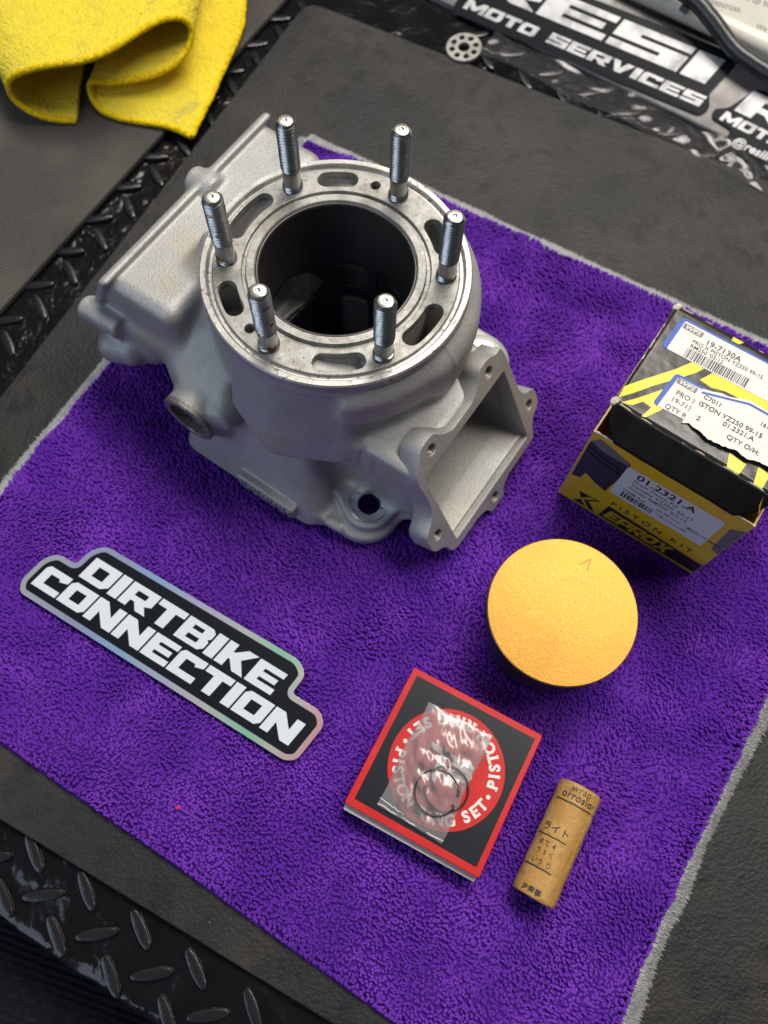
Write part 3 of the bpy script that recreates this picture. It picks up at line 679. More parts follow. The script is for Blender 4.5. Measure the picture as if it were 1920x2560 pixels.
# lettering runs counter-clockwise, tops towards the centre, said twice
glyph = {c: text(c, 6.4, .045, 'CENTER', sx=1.0) for c in set(word) if c != ' '}
wid = {'I': .62, ' ': .55, 'S': .92, 'E': .9, 'T': .9, 'R': 1.02, 'N': 1.08, 'O': 1.08, 'G': 1.08, 'P': .98}
tot = sum(wid[c] for c in word)
def on_ring(G, ang, r):
    def f(x, y, z):
        # glyph up = towards centre
        ca, sa = math.cos(ang), math.sin(ang); rr = r-y
        return (32+rr*ca-x*sa, 32.3+rr*sa+x*ca, zt+.24)
    H_ = Geo().add(G.V, G.F); return H_.mapped(f)
serif = lambda c: c in 'PITNR'
for rep_ in range(2):
    start = math.radians(180+rep_*180+3); span = math.radians(165); acc = 0
    for c in word:
        mid = start+span*(acc+wid[c]/2)/tot; acc += wid[c]
        if c == ' ': continue
        q = on_ring(glyph[c], mid, 22.9); ring.add(q.V, q.F)
        if serif(c):
            bw = 1.25 if c in 'IT' else 1.6
            for yy in ((0.0, 4.2) if c in 'IN' else (0.0,)):
                for sx_ in ((0,) if c in 'IT' else ((-1.2,) if c == 'P' else (-1.3, 1.3))):
                    sb = on_ring(Geo().add([(sx_-bw*.62, yy, 0), (sx_+bw*.62, yy, 0), (sx_+bw*.62, yy+.55, 0), (sx_-bw*.62, yy+.55, 0)], [(0, 1, 2, 3)]), mid, 22.9); ring.add([(x, y, z+.03) for x, y, z in sb.V], sb.F)
    dot = plate([circle(0, 2.0, .95, 16)]); q = on_ring(dot, start-math.radians(8.5), 22.9); ring.add(q.V, q.F)
# emblem in the middle, seen upside-down
emb = [[(21.3, 37.0), (42.2, 36.2), (42.4, 38.4), (21.5, 39.6)], [(27.5, 38.6), (30.6, 38.6), (30.2, 25.0), (27.1, 25.6)], [(33.0, 36.8), (36.0, 36.8), (35.2, 26.5), (32.6, 27)], [(36, 37), (42.2, 36.6), (43.4, 34), (42.4, 30.8), (38, 29.8), (35.6, 30.4), (35.8, 32.4), (39.6, 32.4), (40.2, 34.2), (36, 34.6)]]
for lp in emb: q = plate([lp]).mapped(flat(.27)); ring.add(q.V, q.F)
ring.obj('white_lettering', M['ring_white'], lid)
# clear bag: two thin crinkled skins
def bag_z(a, b, top):
    x = 12.4+a*31; y = 5.2+b*48.6
    puff = math.sin(PI*min(max(a, 0), 1))**.6*math.sin(PI*min(max(b, 0), 1))**.5
    w = .55*float(vnoise(x*1.0+y*.5, y, 4.5, 41))+.35*float(vnoise(x, y*.7+x, 2.2, 42))+.9*abs(float(vnoise(x+y*.3, y-x*.2, 9, 43)))
    return zt+.6+(1.0+w*1.1)*puff+.25 if top else zt+.45
bag = thing('plastic_bag', 'small crinkled clear plastic bag holding two circlips on the red ring box', 'bag', (-9.6, 5.2, 0), RBA)
edge = lambda a, b: (12.4+a*31+.5*math.sin(b*9), 5.2+b*48.6+(1.5*a-.5)*(1-b)*-.6)
grid(52, 80, lambda a, b: (*edge(a, b), bag_z(a, b, True))).obj('top_film', M['film'], bag, True)
grid(8, 12, lambda a, b: (*edge(a, b), zt+.45)).obj('bottom_film', M['film'], bag, True)
gs_ = Geo().tube([(12.6+i*3.1, 6.2+.25*math.sin(i*2.1)-.06*i, zt+.9+.2*math.sin(i*1.7)) for i in range(11)], .38, 6); gs_.tube([(12.4+i*1.5, 8.6+.3*math.sin(i*3)-.16*i, zt+1.1) for i in range(9)], .3, 6)
gs_.obj('sealed_edge', M['card_white'], bag, True)
def circlip(cx, cy, a0, z_, lab):
    pts = [(9.3*math.cos(math.radians(a0+k*6)), 9.3*math.sin(math.radians(a0+k*6)), 0) for k in range(0, 56)]
    pts = [(pts[0][0]*.93, pts[0][1]*.93, 0)]+pts+[(pts[-1][0]*.86, pts[-1][1]*.86, 0)]
    c, s_ = math.cos(RBA), math.sin(RBA); wx, wy = -9.6+cx*c-cy*s_, 5.2+cx*s_+cy*c
    o = Geo().tube(pts, .40, 8).obj('circlip', M['clip'], None, True, loc=(wx, wy, z_), rot=(0, 0, RBA))
    tag(o, lab, 'circlip')
circlip(35.6, 25.0, 200, zt+.95+.1, 'thin dark wire circlip in the clear bag, nearer the middle of the ring box')
circlip(32.6, 21.6, 20, zt+1.5+.3, 'thin dark wire circlip in the clear bag, nearer the sealed end')

# ------------------------------------------------------------------ wrist pin rolled in printed brown paper
wp = thing('paper_wrapped_pin', 'short cylinder rolled in printed brown kraft paper lying on the purple towel', 'wrapped pin', (81.05, -5.65, 8.6), math.atan2(42.0, 20.3))
R_ = 9.3; LEN = 49.0
g = Geo(); n = 48; prof = [(R_-2.6, -LEN/2+.6), (R_-2.2, -LEN/2), (R_-.5, -LEN/2+.1), (R_, -LEN/2+.7)]+[(R_+.12*math.sin(i*1.9), -LEN/2+2+i*3.2) for i in range(15)]+[(R_, LEN/2-.6), (R_-.6, LEN/2), (R_-2.4, LEN/2), (R_-2.8, LEN/2-.8)]
g.lathe(prof, n).mapped(lambda x, y, z: (z, x, y)); g.obj('paper', M['kraft'], wp, 40)
Geo().add(*strip((-LEN/2+.6, 0), (LEN/2-.6, 0), 2.2, lambda x, y: 0)).mapped(lambda x, y, z: (x, (R_+.16+(.12 if y > 0 else 0))*math.sin((y+6.5)/R_)*-1, (R_+.16+(.12 if y > 0 else 0))*math.cos((y+6.5)/R_))).obj('paper_overlap', M['kraft'], wp)
Geo().lathe([(4.5, -LEN/2+.5), (R_-2.6, -LEN/2+.4), (R_-2.6, LEN/2-.4), (4.5, LEN/2-.5)], 40, True).mapped(lambda x, y, z: (z, x, y)).obj('pin', M['steel'], wp, 30)
# print follows the roll: a along the axis (towards the upper end), c round the girth (0 = top)
def wrapmap(a0, c0):
    def f(x, y, z):
        # text reads across the roll: x -> round the girth (to the right-hand side), y -> towards the upper end
        th = (c0+x)/R_; return (a0+y, -(R_+.22)*math.sin(th), (R_+.22)*math.cos(th))
    return f
ink = Geo()
def put(body, size, a0, c0, bold=.01):
    q = text(body, size, bold, 'LEFT', 1.05).mapped(wrapmap(a0, c0)); ink.add(q.V, q.F)
def line(a0, c0, c1, w=.55):
    m_ = 14; V_ = []
    for i in range(m_+1):
        c = c0+(c1-c0)*i/m_; wob = .07*math.sin(i*1.3)
        for dy in (0, w): V_.append(wrapmap(a0, 0)(c, dy+wob, 0))
    ink.add(V_, [(2*i, 2*i+1, 2*i+3, 2*i+2) for i in range(m_)])
put('orrosion', 4.4, 17.6, -8.4); put('wrap', 4.2, 21.0, -5.2, .0); line(15.7, -10.5, 9.5)
put('\u30e9\u30a4\u30c8', 4.0, 2.2, -10.5); line(-.2, -12.5, 1.5)
put('\u307e\u3066 4', 2.8, -4.0, -9.5, .0); put('\u3046 3 \u304f', 2.7, -7.6, -9.0, .0); put('\u3044\u3046 \u308a', 2.7, -11.8, -9.0, .0); line(-13.4, -12.5, 1.0)
put('\u6ce8\u610f\u4e8b', 2.8, -23.0, -8.0, .03)
ink.obj('print', M['kraft_ink'], wp)

# ------------------------------------------------------------------ piston kit carton
BXA = math.atan2(-39.1, 64.4)
bxx = thing('piston_kit_box', 'worn black and yellow piston kit carton with its lid flap half open', 'box', (86.5, 157.8, 0), BXA)
BW, BD, BH = 75.3, 66.0, 69.0
g = Geo().box(0, BW, 0, .8, 0, BH); front = g.obj('front_panel', M['box_yellow'], bxx)
Geo().box(0, .8, .8, BD, 0, BH-1).obj('side_panel', M['box_yellow'], bxx)
Geo().box(BW-.8, BW, .8, BD, 0, BH-1).obj('side_panel', M['box_yellow'], bxx)
Geo().box(0, BW, BD, BD+.8, 0, BH+12).obj('back_panel', M['box_yellow'], bxx)
Geo().box(.8, BW-.8, .8, BD, 0, .8).obj('bottom_panel', M['box_yellow'], bxx)
FR = lambda off: (lambda x, y, z: (x, -off, y))           # print on the front panel: x across, y up
def fprint(name, loops, m, off, parent=front): return plate(loops).mapped(FR(off)).obj(name, m, parent)
fprint('printed_piston', [[(1.2, 24), (1.0, 60), (4.5, 66), (21, 60), (20.5, 46), (18.5, 27), (13, 29), (6.5, 33), (5.5, 26)]], M['pist_print'], .06)
for k, yb in enumerate((55, 51)):
    fprint('printed_piston_ring', [[(1.2, yb+2), (8, yb-.5), (20.4, yb-3), (20.4, yb-4.2), (8, yb-1.8), (1.2, yb+.7)]], M['flap_black'], .1)
fprint('printed_piston_top', [[(1.2, 61), (4.5, 66.5), (20.5, 61), (20, 58.5), (8, 58)]], M['pist_print2'], .1)
fprint('printed_piston', [[(69.5, 57), (75.1, 62), (75.2, 31), (71, 33)]], M['pist_print2'], .06)
lab = fprint('front_label', [rounded([(20.2, 29.6), (67.2, 29.8), (66.6, 59.4), (20.4, 58.6)], 1.6, 3)], M['label_grey'], .14)
gi = Geo()
def ftext(body, size, x, y, bold=0, sx=1.0, off=.2):
    q = text(body, size, bold, 'LEFT', 1.0, sx).mapped(lambda a, b, z: (a+x, b+y, 0)).mapped(FR(off)); gi.add(q.V, q.F)
ftext('01.2321.A', 6.6, 26, 52.6, .02, 1.05); ftext('ProX Piston Kit', 3.4, 26, 48.8, .003); ftext("Yamaha YZ250 '99-17", 3.4, 26, 45.2, .003); ftext("Suzuki RM250 '03-12", 3.4, 26, 41.6, .003)
ftext('OEM Ref.      66.34 mm    Made in Japan', 3.0, 24.5, 37.4, .003); ftext('1P8-11631-00', 2.8, 42, 33.4, .002)
rr_ = random.Random(5); x = 25.0
while x < 41:
    w_ = rr_.choice((.35, .6, .9)); gi.add([(x, -.2, 31.6), (x+w_, -.2, 31.6), (x+w_, -.2, 36.4), (x, -.2, 36.4)], [(0, 1, 2, 3)]); x += w_+rr_.choice((.35, .6))
gi.obj('label_print', M['ink'], lab)
stripe = fprint('black_stripe', [[(22.4, 1.6), (75.0, 2.4), (75.0, 13.6), (24.2, 16.2)]], M['ink'], .06)
wl = block('EPROX', 9.0, 36, .22, .06); q = plate(shift(wl, 24.5, 3.8)).mapped(FR(.12)); q.obj('brand_lettering', M['box_yellow'], stripe)
fprint('emblem', [[(8.4, 13.6), (20.0, 15.4), (15.0, 9.0), (20.5, 1.8), (8.2, 1.6), (11.5, 7.4)]], M['ink'], .06)
fprint('emblem_gap', [[(12.5, 8.2), (17.5, 14.0), (14.6, 13.8), (10.8, 7.6), (15.2, 1.8), (17.2, 1.8)]], M['box_yellow'], .1)
q = text('PISTON KIT', 5.6, .012, 'LEFT', 1.55, 1.0).mapped(lambda a, b, z: (24+a, 18.4+b, 0)).mapped(FR(.1)); q.obj('front_lettering', M['ink'], front)
# lid hinged at the back, tuck flap hanging in front
LZ = 82.0
def lid_pt(a, b, off=0.0):
    """a 0..74 across, b 0..57 from front edge to back; slightly dished and crushed at the front right"""
    z_ = LZ+off-1.6*math.exp(-((a-76)/14)**2-((b)/16)**2)-.5*math.sin(PI*a/74)*math.exp(-b/12)+.9*math.exp(-((a)/9)**2-((b-0)/10)**2)
    return (.6+a, 9.0+b, z_)
lidg = grid(40, 30, lambda u_, v_: lid_pt(u_*74, v_*57))
lidp = lidg.obj('lid', M['box_black'], bxx, True)
so = lidp.modifiers.new('board', 'SOLIDIFY'); so.thickness = .7*S; so.offset = -1
def lprint(name, loops, m, off, parent=lidp): return plate(loops).mapped(lambda x, y, z: lid_pt(x, y, off)).obj(name, m, parent)
def fine(loop, step=3.0):
    out = []
    for i in range(len(loop)):
        a, b = Vector(loop[i]), Vector(loop[(i+1) % len(loop)]); m_ = max(1, int((b-a).length/step))
        out += [tuple(a+(b-a)*k/m_) for k in range(m_)]
    return out
for lp in ([(.2, 8.5), (4, 14.5), (9, 21.5), (14, 28.5), (18.5, 36.0), (24.5, 37.0), (22, 32), (17, 25), (10, 16), (4.5, 7.5), (.6, 2.2)],
           [(2.6, .8), (6, 5.2), (10.5, 11.6), (13.8, 16.5), (17.5, 18.5), (20.5, 15), (17.8, 7.6), (14.2, 1.2), (12.6, .6), (14, 6.5), (10, 6.8), (7, 2.6)],
           [(24.6, 29.6), (29, 38.6), (46, 38.0), (62, 37.0), (58, 32), (50, 31.6), (36, 30.8), (30, 29.0)],
           [(27.2, 54.4), (30.6, 54.6), (32, 56.6), (27.0, 56.6)], [(66, 54), (73.6, 52), (73.6, 56.4), (66, 56.4)],
           [(49.5, 6.5), (57.5, 6.0), (57.0, .5), (51.5, .5)], [(62, 8), (67.5, 7.5), (67.5, .5), (63.5, .5)]):
    lprint('yellow_swoosh', [fine(lp)], M['lid_yellow'], .09)
lprint('blue_label_border', [fine(rounded([(3.6, 34.8), (73.8, 37.5), (73.8, 54.6), (4.6, 53.0)], 2.2, 4))], M['label_blue'], .16)
l1 = lprint('white_label', [fine(rounded([(6.2, 34.9), (73.8, 37.3), (73.8, 53.6), (6.6, 51.8)], .8, 2))], M['label'], .22)
lprint('blue_label_border', [fine(rounded([(13.4, 8.4), (33, 9.6), (33, 27.4), (15.0, 26.8)], 1.8, 4))], M['label_blue'], .17)
l2 = lprint('white_label', [fine(rounded([(15.6, 8.5), (33, 9.6), (33, 26.2), (16.8, 25.6)], .8, 2))], M['label'], .24)
# torn, peeling right part of the second label
def torn(u_, v_):
    a = 27.5+u_*46; lo_ = 7.6-2.6*math.sin(u_*5)*u_+1.0*float(vnoise(a, 0, 3, 51))+.3*float(vnoise(a, 0, 1.2, 52)); hi_ = 26.0+6.5*min(1, u_*2.4)+.9*float(vnoise(a, 9, 3.5, 53))
    b = lo_+(hi_-lo_)*v_; lift = .45+1.5*(1-v_)**2*(.4+u_)+.5*float(vnoise(a, b, 9, 54))*(1-v_)
    x, y, z_ = lid_pt(a, b, max(lift, .3)); return (x, y, z_)
tl = grid(60, 26, torn).obj('torn_label', M['label'], lidp, True)
def torn_at(a, b, off):
    x, y, z_ = lid_pt(a, b); u_ = (a-27.5)/46; lo_ = 7.6-2.6*math.sin(u_*5)*u_; hi_ = 26.0+6.5*min(1, u_*2.4); v_ = min(max((b-lo_)/(hi_-lo_), 0), 1)
    return (x, y, torn(u_, v_)[2]+off)
grid(40, 2, lambda u_, v_: torn_at(28+u_*45, 25.0+6.4*min(1, u_*2.4)-1.0*v_, .12)).obj('blue_label_border', M['label_blue'], tl)
gi = Geo(); gi2 = Geo()
def ltext(body, size, x, y, bold=0, sx=1.0, rot=0.0, off=.3):
    c, s_ = math.cos(rot), math.sin(rot)
    q = text(body, size, bold, 'LEFT', 1.0, sx).mapped(lambda a, b, z: lid_pt(x+a*c-b*s_, y+a*s_+b*c, off)); gi.add(q.V, q.F)
ltext('19-7130A', 3.9, 18.4, 46.2, .012, 1.05, .03); ltext('PRO X PISTON YZ250 99-15', 2.7, 13.6, 43.6, .006, .98, .03); ltext("RM250 '03-12", 2.7, 13.8, 41.2, .006, 1.0, .03)
x = 13.6; rr_ = random.Random(3)
while x < 41.6:
    w_ = rr_.choice((.22, .22, .42, .6)); y0 = 35.6+(x-13.6)*.045
    gi.add([lid_pt(x, y0, .3), lid_pt(x+w_, y0, .3), lid_pt(x+w_, y0+5.0, .3), lid_pt(x, y0+5.0, .3)], [(0, 1, 2, 3)]); x += w_+rr_.choice((.22, .3, .45))
gi.obj('label_print', M['ink'], l1)
gi = Geo(); ltext('PRO X P', 3.3, 19.2, 17.6, .008, 1.0, .02); ltext('19-713', 3.3, 18.8, 13.8, .008, 1.0, .02); ltext('QTY RC', 3.3, 18.2, 9.6, .008, 1.0, .02); gi.obj('label_print', M['ink'], l2)
gi = Geo()
def ttext(body, size, x, y, bold=.008, rot=.02):
    c, s_ = math.cos(rot), math.sin(rot); q = text(body, size, bold, 'LEFT', 1.0, 1.0).mapped(lambda a, b, z: torn_at(x+a*c-b*s_, y+a*s_+b*c, .15)); gi.add(q.V, q.F)
ttext('C7011', 3.0, 29.5, 22.4); ttext('ISTON YZ250 99-15', 3.3, 29.2, 18.4); ttext('01.2321.A', 3.3, 41.5, 15.4); ttext('2', 3.3, 31.4, 11.6); ttext('QTY O/H:', 3.3, 45.2, 10.6); ttext('161020 1067', 2.8, 54.0, 24.6)
gi.obj('label_print', M['ink'], tl)
for bx_, by_, lb_ in ((7.0, 48.0, l1), (17.0, 22.6, l2)):
    plate(shift([[(0, 0), (9, 0), (9, 2.9), (0, 2.9)]], bx_, by_)).mapped(lambda x, y, z: lid_pt(x, y, .27)).obj('label_logo', M['pist_print2'], lb_)
for bx_, by_, lb_ in ((7.5, 48.4, l1), (17.5, 23.0, l2)):
    text('WPS', 2.9, .03, 'LEFT', 1.05, 1.18, .2).mapped(lambda a, b, z: lid_pt(bx_+.3+a, by_+.1+b, .33)).obj('label_logo_lettering', M['label'], lb_)
# tuck flap with rounded corners, hanging from the lid's front edge
def flap(u_, v_):
    a = u_*74; e = min(u_, 1-u_)*74; drop = 15.5*min(1, (max(e, 0.05)/9)**.5) if e < 9 else 15.5
    p = lid_pt(a, 0); b = v_*drop
    return (p[0], p[1]-.3-b*.60, p[2]-b*.80+.1*math.sin(a*.5))
fp_ = grid(60, 12, flap).obj('tuck_flap', M['flap_black'], bxx, True)
so = fp_.modifiers.new('board', 'SOLIDIFY'); so.thickness = .6*S; so.offset = 0
# bare board showing along the rubbed edges
def frayed(pts, w, name, parent):
    Geo().tube(pts, [w*max(.12, .55+.6*float(vnoise(k, 3.3*len(pts), 5, 81))+.35*float(vnoise(k, 1.1, 1.6, 82))) for k in range(len(pts))], 6).obj(name, M['worn'], parent, True)
frayed([lid_pt(k*1.0, .1, -.25) for k in range(75)], .42, 'frayed_edge', lidp)
frayed([lid_pt(.1, k*1.0, -.25) for k in range(58)], .38, 'frayed_edge', lidp)
frayed([lid_pt(k*1.0, 56.9, -.25) for k in range(75)], .36, 'frayed_edge', lidp)
for (a, b) in ((.3, .5), (.5, 56.6)):
    c = lid_pt(a, b, -.6); Geo().lathe([(.01, -1.6), (1.5, -1.2), (1.9, 0), (1.4, .7), (.01, .9)], 12).mapped(lambda x, y, z: (c[0]+x*1.0+.25*y, c[1]+y*1.3, c[2]+z)).obj('crushed_corner', M['worn'], lidp, True)
Geo().tube([(1+k*1.05, .35, BH+.05) for k in range(34)], [.42+.2*math.sin(k*1.7) for k in range(34)], 6).obj('frayed_edge', M['card_white'], front, True)
Geo().tube([(36+k*1.0, .35, BH+.05) for k in range(39)], [.3+.14*math.sin(k*2.1) for k in range(39)], 6).obj('frayed_edge', M['worn'], front, True)
Geo().box(-.12, .9, -.12, 1.0, 0, 3.0).obj('worn_corner', M['worn'], front)
# inner dust flap behind the tuck flap on the right
grid(8, 8, lambda u_, v_: (BW-.9-u_*2-v_*4, 3+u_*58, BH+1.5+v_*9-u_*.5)).obj('dust_flap', M['box_yellow'], bxx, True)

# ------------------------------------------------------------------ holographic logo sticker on the towel
stk = thing('logo_sticker', 'long holographic sticker with two rows of white block letters lying on the purple towel', 'sticker', (-170, 92, 1.6), math.atan2(-.463, .886))
OUT = [(1.5, -1.2), (-1.6, 4.0), (.6, 17.5), (5.4, 23.2), (15.6, 23.2), (17.4, 32.4), (22.4, 38.0), (132.0, 39.4), (138.0, 35.0), (137.0, 24.9), (152.6, 24.9), (157.2, 20.2), (154.6, 1.6), (150.0, -1.4)]
OUT = rounded(OUT, [4, 4, 5, 4, 2, 4, 6, 5, 5, 2, 5, 4, 4, 4], 6)
curl = lambda off: (lambda x, y, z: (x, y, z+off))
g = plate([OUT[::-1]], .35, .08); foil = g.mapped(curl(0)).obj('foil_border', M['holo'], stk, 40)
g = plate([OUT[::-1]], 0, 0, -2.6); g.mapped(curl(.24)).obj('black_field', M['black_print'], foil)
g = plate(shift(block('DIRTBIKE', 11.8, 110.5, .16, .065), 20.4, 19.2)); g.mapped(curl(.30)).obj('upper_lettering', M['white_print'], foil)
g = plate(shift(block('CONNECTION', 11.8, 146.5, .16, .065), 3.4, 4.8)); g.mapped(curl(.30)).obj('lower_lettering', M['white_print'], foil)

# small fleck of red lint caught in the pile
lo = Geo().lathe([(.01, -.5), (.7, -.3), (.9, .1), (.5, .5), (.01, .6)], 10).mapped(lambda x, y, z: (x*1.5, y*.9+.2*x, z)).obj('lint_fleck', M['lint'], None, True, loc=(-81.8, -.7, .6))
tag(lo, 'tiny fleck of red lint caught in the purple towel', 'lint')

# ------------------------------------------------------------------ yellow cloth, folded in an S
HEM = [(-197.8, 381.2, -3.0), (-206.0, 380.5, -3.0), (-214.9, 379.6, -1.0), (-223.1, 379.8, 3.0), (-229.7, 381.6, 8.0), (-232.1, 383.4, 15.0), (-228.6, 384.0, 22.0), (-219.3, 382.9, 28.0), (-207.4, 383.1, 32.0), (-195.7, 385.3, 33.0), (-185.7, 387.4, 33.0), (-176.8, 390.5, 34.0), (-168.3, 395.6, 35.0), (-160.1, 402.8, 36.0), (-152.3, 412.0, 36.0), (-144.2, 419.5, 36.0), (-136.7, 425.2, 34.0), (-131.6, 428.4, 30.0), (-129.0, 428.2, 25.0), (-129.8, 424.5, 20.0), (-133.2, 419.0, 16.0), (-139.0, 412.7, 13.0), (-148.3, 406.9, 11.0), (-160.3, 402.7, 10.0), (-171.3, 400.8, 9.0), (-181.2, 400.4, 8.0), (-187.9, 402.5, 7.0), (-191.5, 403.4, 4.0), (-191.6, 400.0, 1.0), (-188.2, 393.2, -1.0), (-182.4, 388.5, -3.0), (-171.9, 384.5, -3.0), (-157.7, 382.7, -3.0), (-145.0, 381.5, -3.0), (-136.2, 378.6, -3.0), (-127.3, 373.9, -3.0)]
HEM = np.array(HEM); nh = 520
tt_ = np.linspace(0, len(HEM)-1, nh); HS = np.stack([np.interp(tt_, np.arange(len(HEM)), HEM[:, k]) for k in range(3)], 1)
for _ in range(50): HS[1:-1] = (HS[:-2]+2*HS[1:-1]+HS[2:])/4
nr = 170; V = np.empty((nh, nr, 3)); f = np.linspace(0, 1, nh)
# cloth runs back from the hem; the lower layer fans out to the right, the side edge curves away
dirx = np.interp(f, [0, .16, .45, .7, .85, 1], [-8, -62, -6, 6, 12, 26]); 
for j in range(nr):
    t = j/(nr-1)*150.0; k = t/150
    V[:, j, 0] = HS[:, 0]+dirx*np.sin(min(k*1.5, 1.57))*1.0+np.where(f > .8, (f-.8)*5*(-3*np.maximum(k-.6, 0)*10), 0)
    V[:, j, 1] = HS[:, 1]+t
    lift = np.clip(HS[:, 2], -3, 40)
    V[:, j, 2] = lift*(1-.15*k)+1.4*k*vnoise(HS[:, 0]+t*.1, t, 26, 61)+np.where(f > .8, 4*k, 0)+.5*vnoise(HS[:, 0]*1.3, t, 11, 62)*np.minimum(t/8, 1)
V += rng.normal(0, .17, V.shape)
idx = np.arange(nh*nr).reshape(nh, nr); F = np.stack([idx[:-1, :-1], idx[1:, :-1], idx[1:, 1:], idx[:-1, 1:]], -1).reshape(-1, 4)
yc = thing('yellow_cloth', 'bright yellow terry cloth folded in an S with smudged grey stains', 'cloth', (-170, 400, -4.6))
V = V.reshape(-1, 3)+np.array([170, -400, 4.6+.6])
o = obj('cloth', V, F, M['yellow'], yc, True); so = o.modifiers.new('thick', 'SOLIDIFY'); so.thickness = 2.6*S; so.offset = 0
hp = HS+np.array([170, -400, 4.6+.6])
Geo().tube([tuple(p) for p in hp[::3]], [1.75+.22*(k % 2) for k in range(len(hp[::3]))], 10).obj('hem', M['hem'], yc, True)
side = V.reshape(nh, nr, 3)[-1]
Geo().tube([tuple(p) for p in side[::2]], 1.6, 8).obj('hem', M['hem'], yc, True)

# ------------------------------------------------------------------ clutter along the back edge of the bench
d1 = np.array([.864, -.503, 0]); n1 = np.array([.503, .864, 0]); RO_ = np.array([66.5, 474.6, -5.0]); be = math.radians(25)
Bv = n1*math.cos(be)+np.array([0, 0, 1])*math.sin(be); NN = -n1*math.sin(be)+np.array([0, 0, 1])*math.cos(be)
def on_rail(a, b, off=0.0): return tuple(RO_+d1*a+Bv*b+NN*off)
# scuffed aluminium rail with a sloping face
rp = [(0, -9), (0, -5.6), (.6, -4.8)]+[(.9+k*4.6, -4.6+k*2.145) for k in range(9)]+[(39.5, 13.2), (41.5, 13.4), (43.5, 12.4), (44.6, 9.5), (46.5, 6), (46.5, -9)]
V = []; na_ = 60
for i in range(na_):
    a = -140+i*8.0
    for (nn, zz_) in rp:
        w_ = .5*float(vnoise(a, nn, 18, 71)) if 2 < nn < 40 else 0; V.append(tuple(RO_+d1*a+n1*nn+np.array([0, 0, zz_+5+w_])))
m_ = len(rp); F = [(i*m_+k, (i+1)*m_+k, (i+1)*m_+k+1, i*m_+k+1) for i in range(na_-1) for k in range(m_-1)]
ra = obj('aluminium_rail', V, F, M['alu_bar'], None, 50); tag(ra, 'scuffed grey aluminium rail carrying black and silver stickers', 'rail')
def rail_sticker(label, outline, words, rot, ox, oy):
    t_ = thing('rail_sticker', label, 'sticker', tuple(RO_), 0)
    loc_ = lambda off: (lambda x, y, z: tuple(np.array(on_rail(ox+x*math.cos(rot)-y*math.sin(rot), oy+x*math.sin(rot)+y*math.cos(rot), off+z))-RO_))
    b_ = plate([outline[::-1]], .3, .05).mapped(loc_(1.05)).obj('black_backing', M['black_print'], t_)
    for nm, loops in words: plate(loops).mapped(loc_(1.27)).obj(nm, M['silver_print'], b_)
def at_sign(): return text('@resiim', 7.0, .03, 'LEFT', 1.05, 1.1, .2)
RES = shift(block('RESI', 17.0, 172, .25, .05), -46, 16.0)
rail_sticker('black and silver block lettered sticker on the aluminium rail beneath the black hose', rounded([(-46, -3), (128.5, -1.8), (131.8, 4), (127, 12), (133, 34), (128, 38.5), (-44, 36)], [3, 3, 3, 2, 3, 3, 3], 4), [('large_lettering', RES), ('small_lettering', shift(block('MOTO', 7.0, 53, .25, .08), -40, 2.0)+shift(block('SERVICES', 7.0, 107, .25, .08), 20, 2.6))], math.radians(2.6), 0, .5)
rail_sticker('black and silver sticker on the aluminium rail with a handle line under its lettering', rounded([(14, -5), (120, -5), (120, 34), (14, 31.5), (5.5, 14.5), (-2, 10), (0, 5.5), (14, 4)], [3, 2, 2, 4, 2, 3, 2, 2], 4), [('large_lettering', shift(block('RESI', 15.0, 130, .25, .05), 9, 14.5)), ('small_lettering', shift(block('MOTO', 6.2, 42, .25, .09), 4.0, 6.0))], math.radians(-.5), 135.4, 1.2)
hs = bpy.data.objects.get('rail_sticker.001')
q = at_sign().mapped(lambda x, y, z: tuple(np.array(on_rail(135.4+18+x, 1.2-3.4+y, 1.3))-RO_)); q.obj('handle_lettering', M['silver_print'], [c for c in bpy.data.objects if c.parent == hs][0])
# white tube lying behind the rail
wt = Geo().tube([tuple(RO_+d1*a+n1*(53.0)+np.array([0, 0, 22.0+.0*a])) for a in range(-60, 330, 13)], 6.6, 20).obj('white_tube', M['white_tube'], None, 40)
tag(wt, 'cream white plastic tube lying along the back of the aluminium rail', 'tube')
Geo()
# printed card leaning behind the tube
pc = thing('printed_card', 'pale grey card with printed grey sentences leaning behind the white tube', 'card', tuple(RO_+d1*140+n1*62+np.array([0, 0, -4])))
card_o = RO_+d1*140+n1*62+np.array([0, 0, -4])
def on_card(a, b, off=0.0): return tuple(np.array(on_rail(a, b, off+2.0))-card_o)
plate([[(60, 61), (330, 61), (330, 190), (60, 190)]], .5).mapped(lambda x, y, z: on_card(x, y, z)).obj('sheet', M['paper'], pc)
gi = Geo()
def ctext(body, x, y, size=5.2, rot=.13):
    c, s_ = math.cos(rot), math.sin(rot); q = text(body, size, .0, 'LEFT').mapped(lambda a, b, z: on_card(x+a*c-b*s_, y+a*s_+b*c, .4)); gi.add(q.V, q.F)
ctext('Motocross.', 94, 63.6); ctext('is built to stand up to the demands', 86, 70.4); ctext('of professional application of', 92, 79.0); ctext('We', 130, 62.2, 4.2)
gi.obj('printed_text', M['grey_ink'], pc)
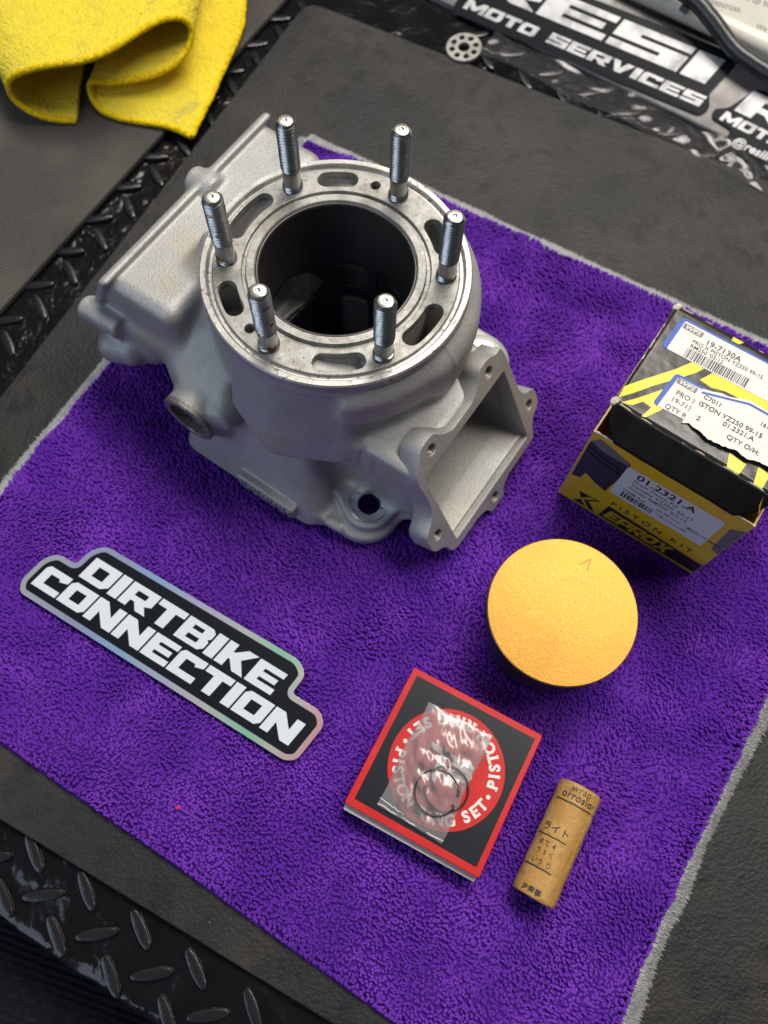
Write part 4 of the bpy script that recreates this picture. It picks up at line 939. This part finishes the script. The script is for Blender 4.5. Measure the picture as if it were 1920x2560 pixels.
# black hose with a cable tie
hpts = [(40, 66), (62, 62), (78.3, 60.0), (92.8, 57.8), (109.9, 51.5), (127.8, 44.0), (149.0, 41.0), (175, 40), (215, 43)]
hx = np.interp(np.linspace(0, 8, 60), range(9), [p[0] for p in hpts]); hy = np.interp(np.linspace(0, 8, 60), range(9), [p[1] for p in hpts])
for _ in range(6): hx[1:-1] = (hx[:-2]+2*hx[1:-1]+hx[2:])/4; hy[1:-1] = (hy[:-2]+2*hy[1:-1]+hy[2:])/4
ho = thing('black_hose', 'black rubber hose with a cable tie crossing the white tube and aluminium rail', 'hose', on_rail(110, 50, 5))
hc = np.array(on_rail(110, 50, 5))
hoff = np.where(hy > 47, 8.5, 7.0)
hoff = np.interp(hy, [40, 47, 52, 58, 66], [7.0, 8.0, 10.5, 12.5, 13])
hose_pts = [np.array(on_rail(a, b-1.5, o__))-hc for a, b, o__ in zip(hx, hy, hoff)]
Geo().tube([tuple(p) for p in hose_pts], 4.9, 16).obj('hose', M['black_rubber'], ho, 40)
k0 = int(np.argmin(np.abs(hx-89))); p0 = hose_pts[k0]; td = hose_pts[k0+1]-hose_pts[k0-1]; td /= np.linalg.norm(td)
tie = Geo().lathe([(4.9, -1.5), (5.6, -1.5), (5.6, 1.5), (4.9, 1.5)], 24, True); tie.box(-2.2, 2.2, 5.0, 8.2, -2.4, 2.4)
up_ = np.array([0, 0, 1.0]); ax_ = np.cross(up_, td); ax_ /= np.linalg.norm(ax_); ay_ = np.cross(td, ax_)
ang0 = math.radians(150)
tie.mapped(lambda x, y, z: tuple(p0+ax_*(x*math.cos(ang0)-y*math.sin(ang0))+ay_*(x*math.sin(ang0)+y*math.cos(ang0))+td*z)).obj('cable_tie', M['tie'], ho, 30)
# drilled disc
loops = [circle(0, 0, 11.3, 56), circle(0, 0, 3.6, 24)[::-1]]+[circle(7.6*math.cos(2*PI*k/8), 7.6*math.sin(2*PI*k/8), 1.75, 16)[::-1] for k in range(8)]
dd = plate(loops, 2.2, .35).obj('drilled_disc', M['machined'], None, 40, loc=(33.6, 459.0, -3.2), rot=(math.radians(3), math.radians(-5), .2))
tag(dd, 'small round aluminium disc with a ring of holes at the rubber mat edge', 'disc')

# crinkled clear film lying over the tread plate in front of the rail
def film_pt(u_, v_):
    a = -12+u_*235; nn = -25+v_*24+1.5*math.sin(a*.09)
    w = 1.9*float(vnoise(a*.8+nn*1.1, nn*.5-a*.2, 15, 91))+.55*float(vnoise(a-nn*.5, nn*1.2, 7, 92))
    p = RO_+d1*a+n1*nn
    return (p[0], p[1], max(-5.4+w, -7.2 if nn > -20 else -4.7))
pf = grid(200, 30, film_pt).obj('plastic_film', M['film_thin'], None, True)
tag(pf, 'crinkled clear plastic film over the tread plate beside the aluminium rail', 'plastic film')
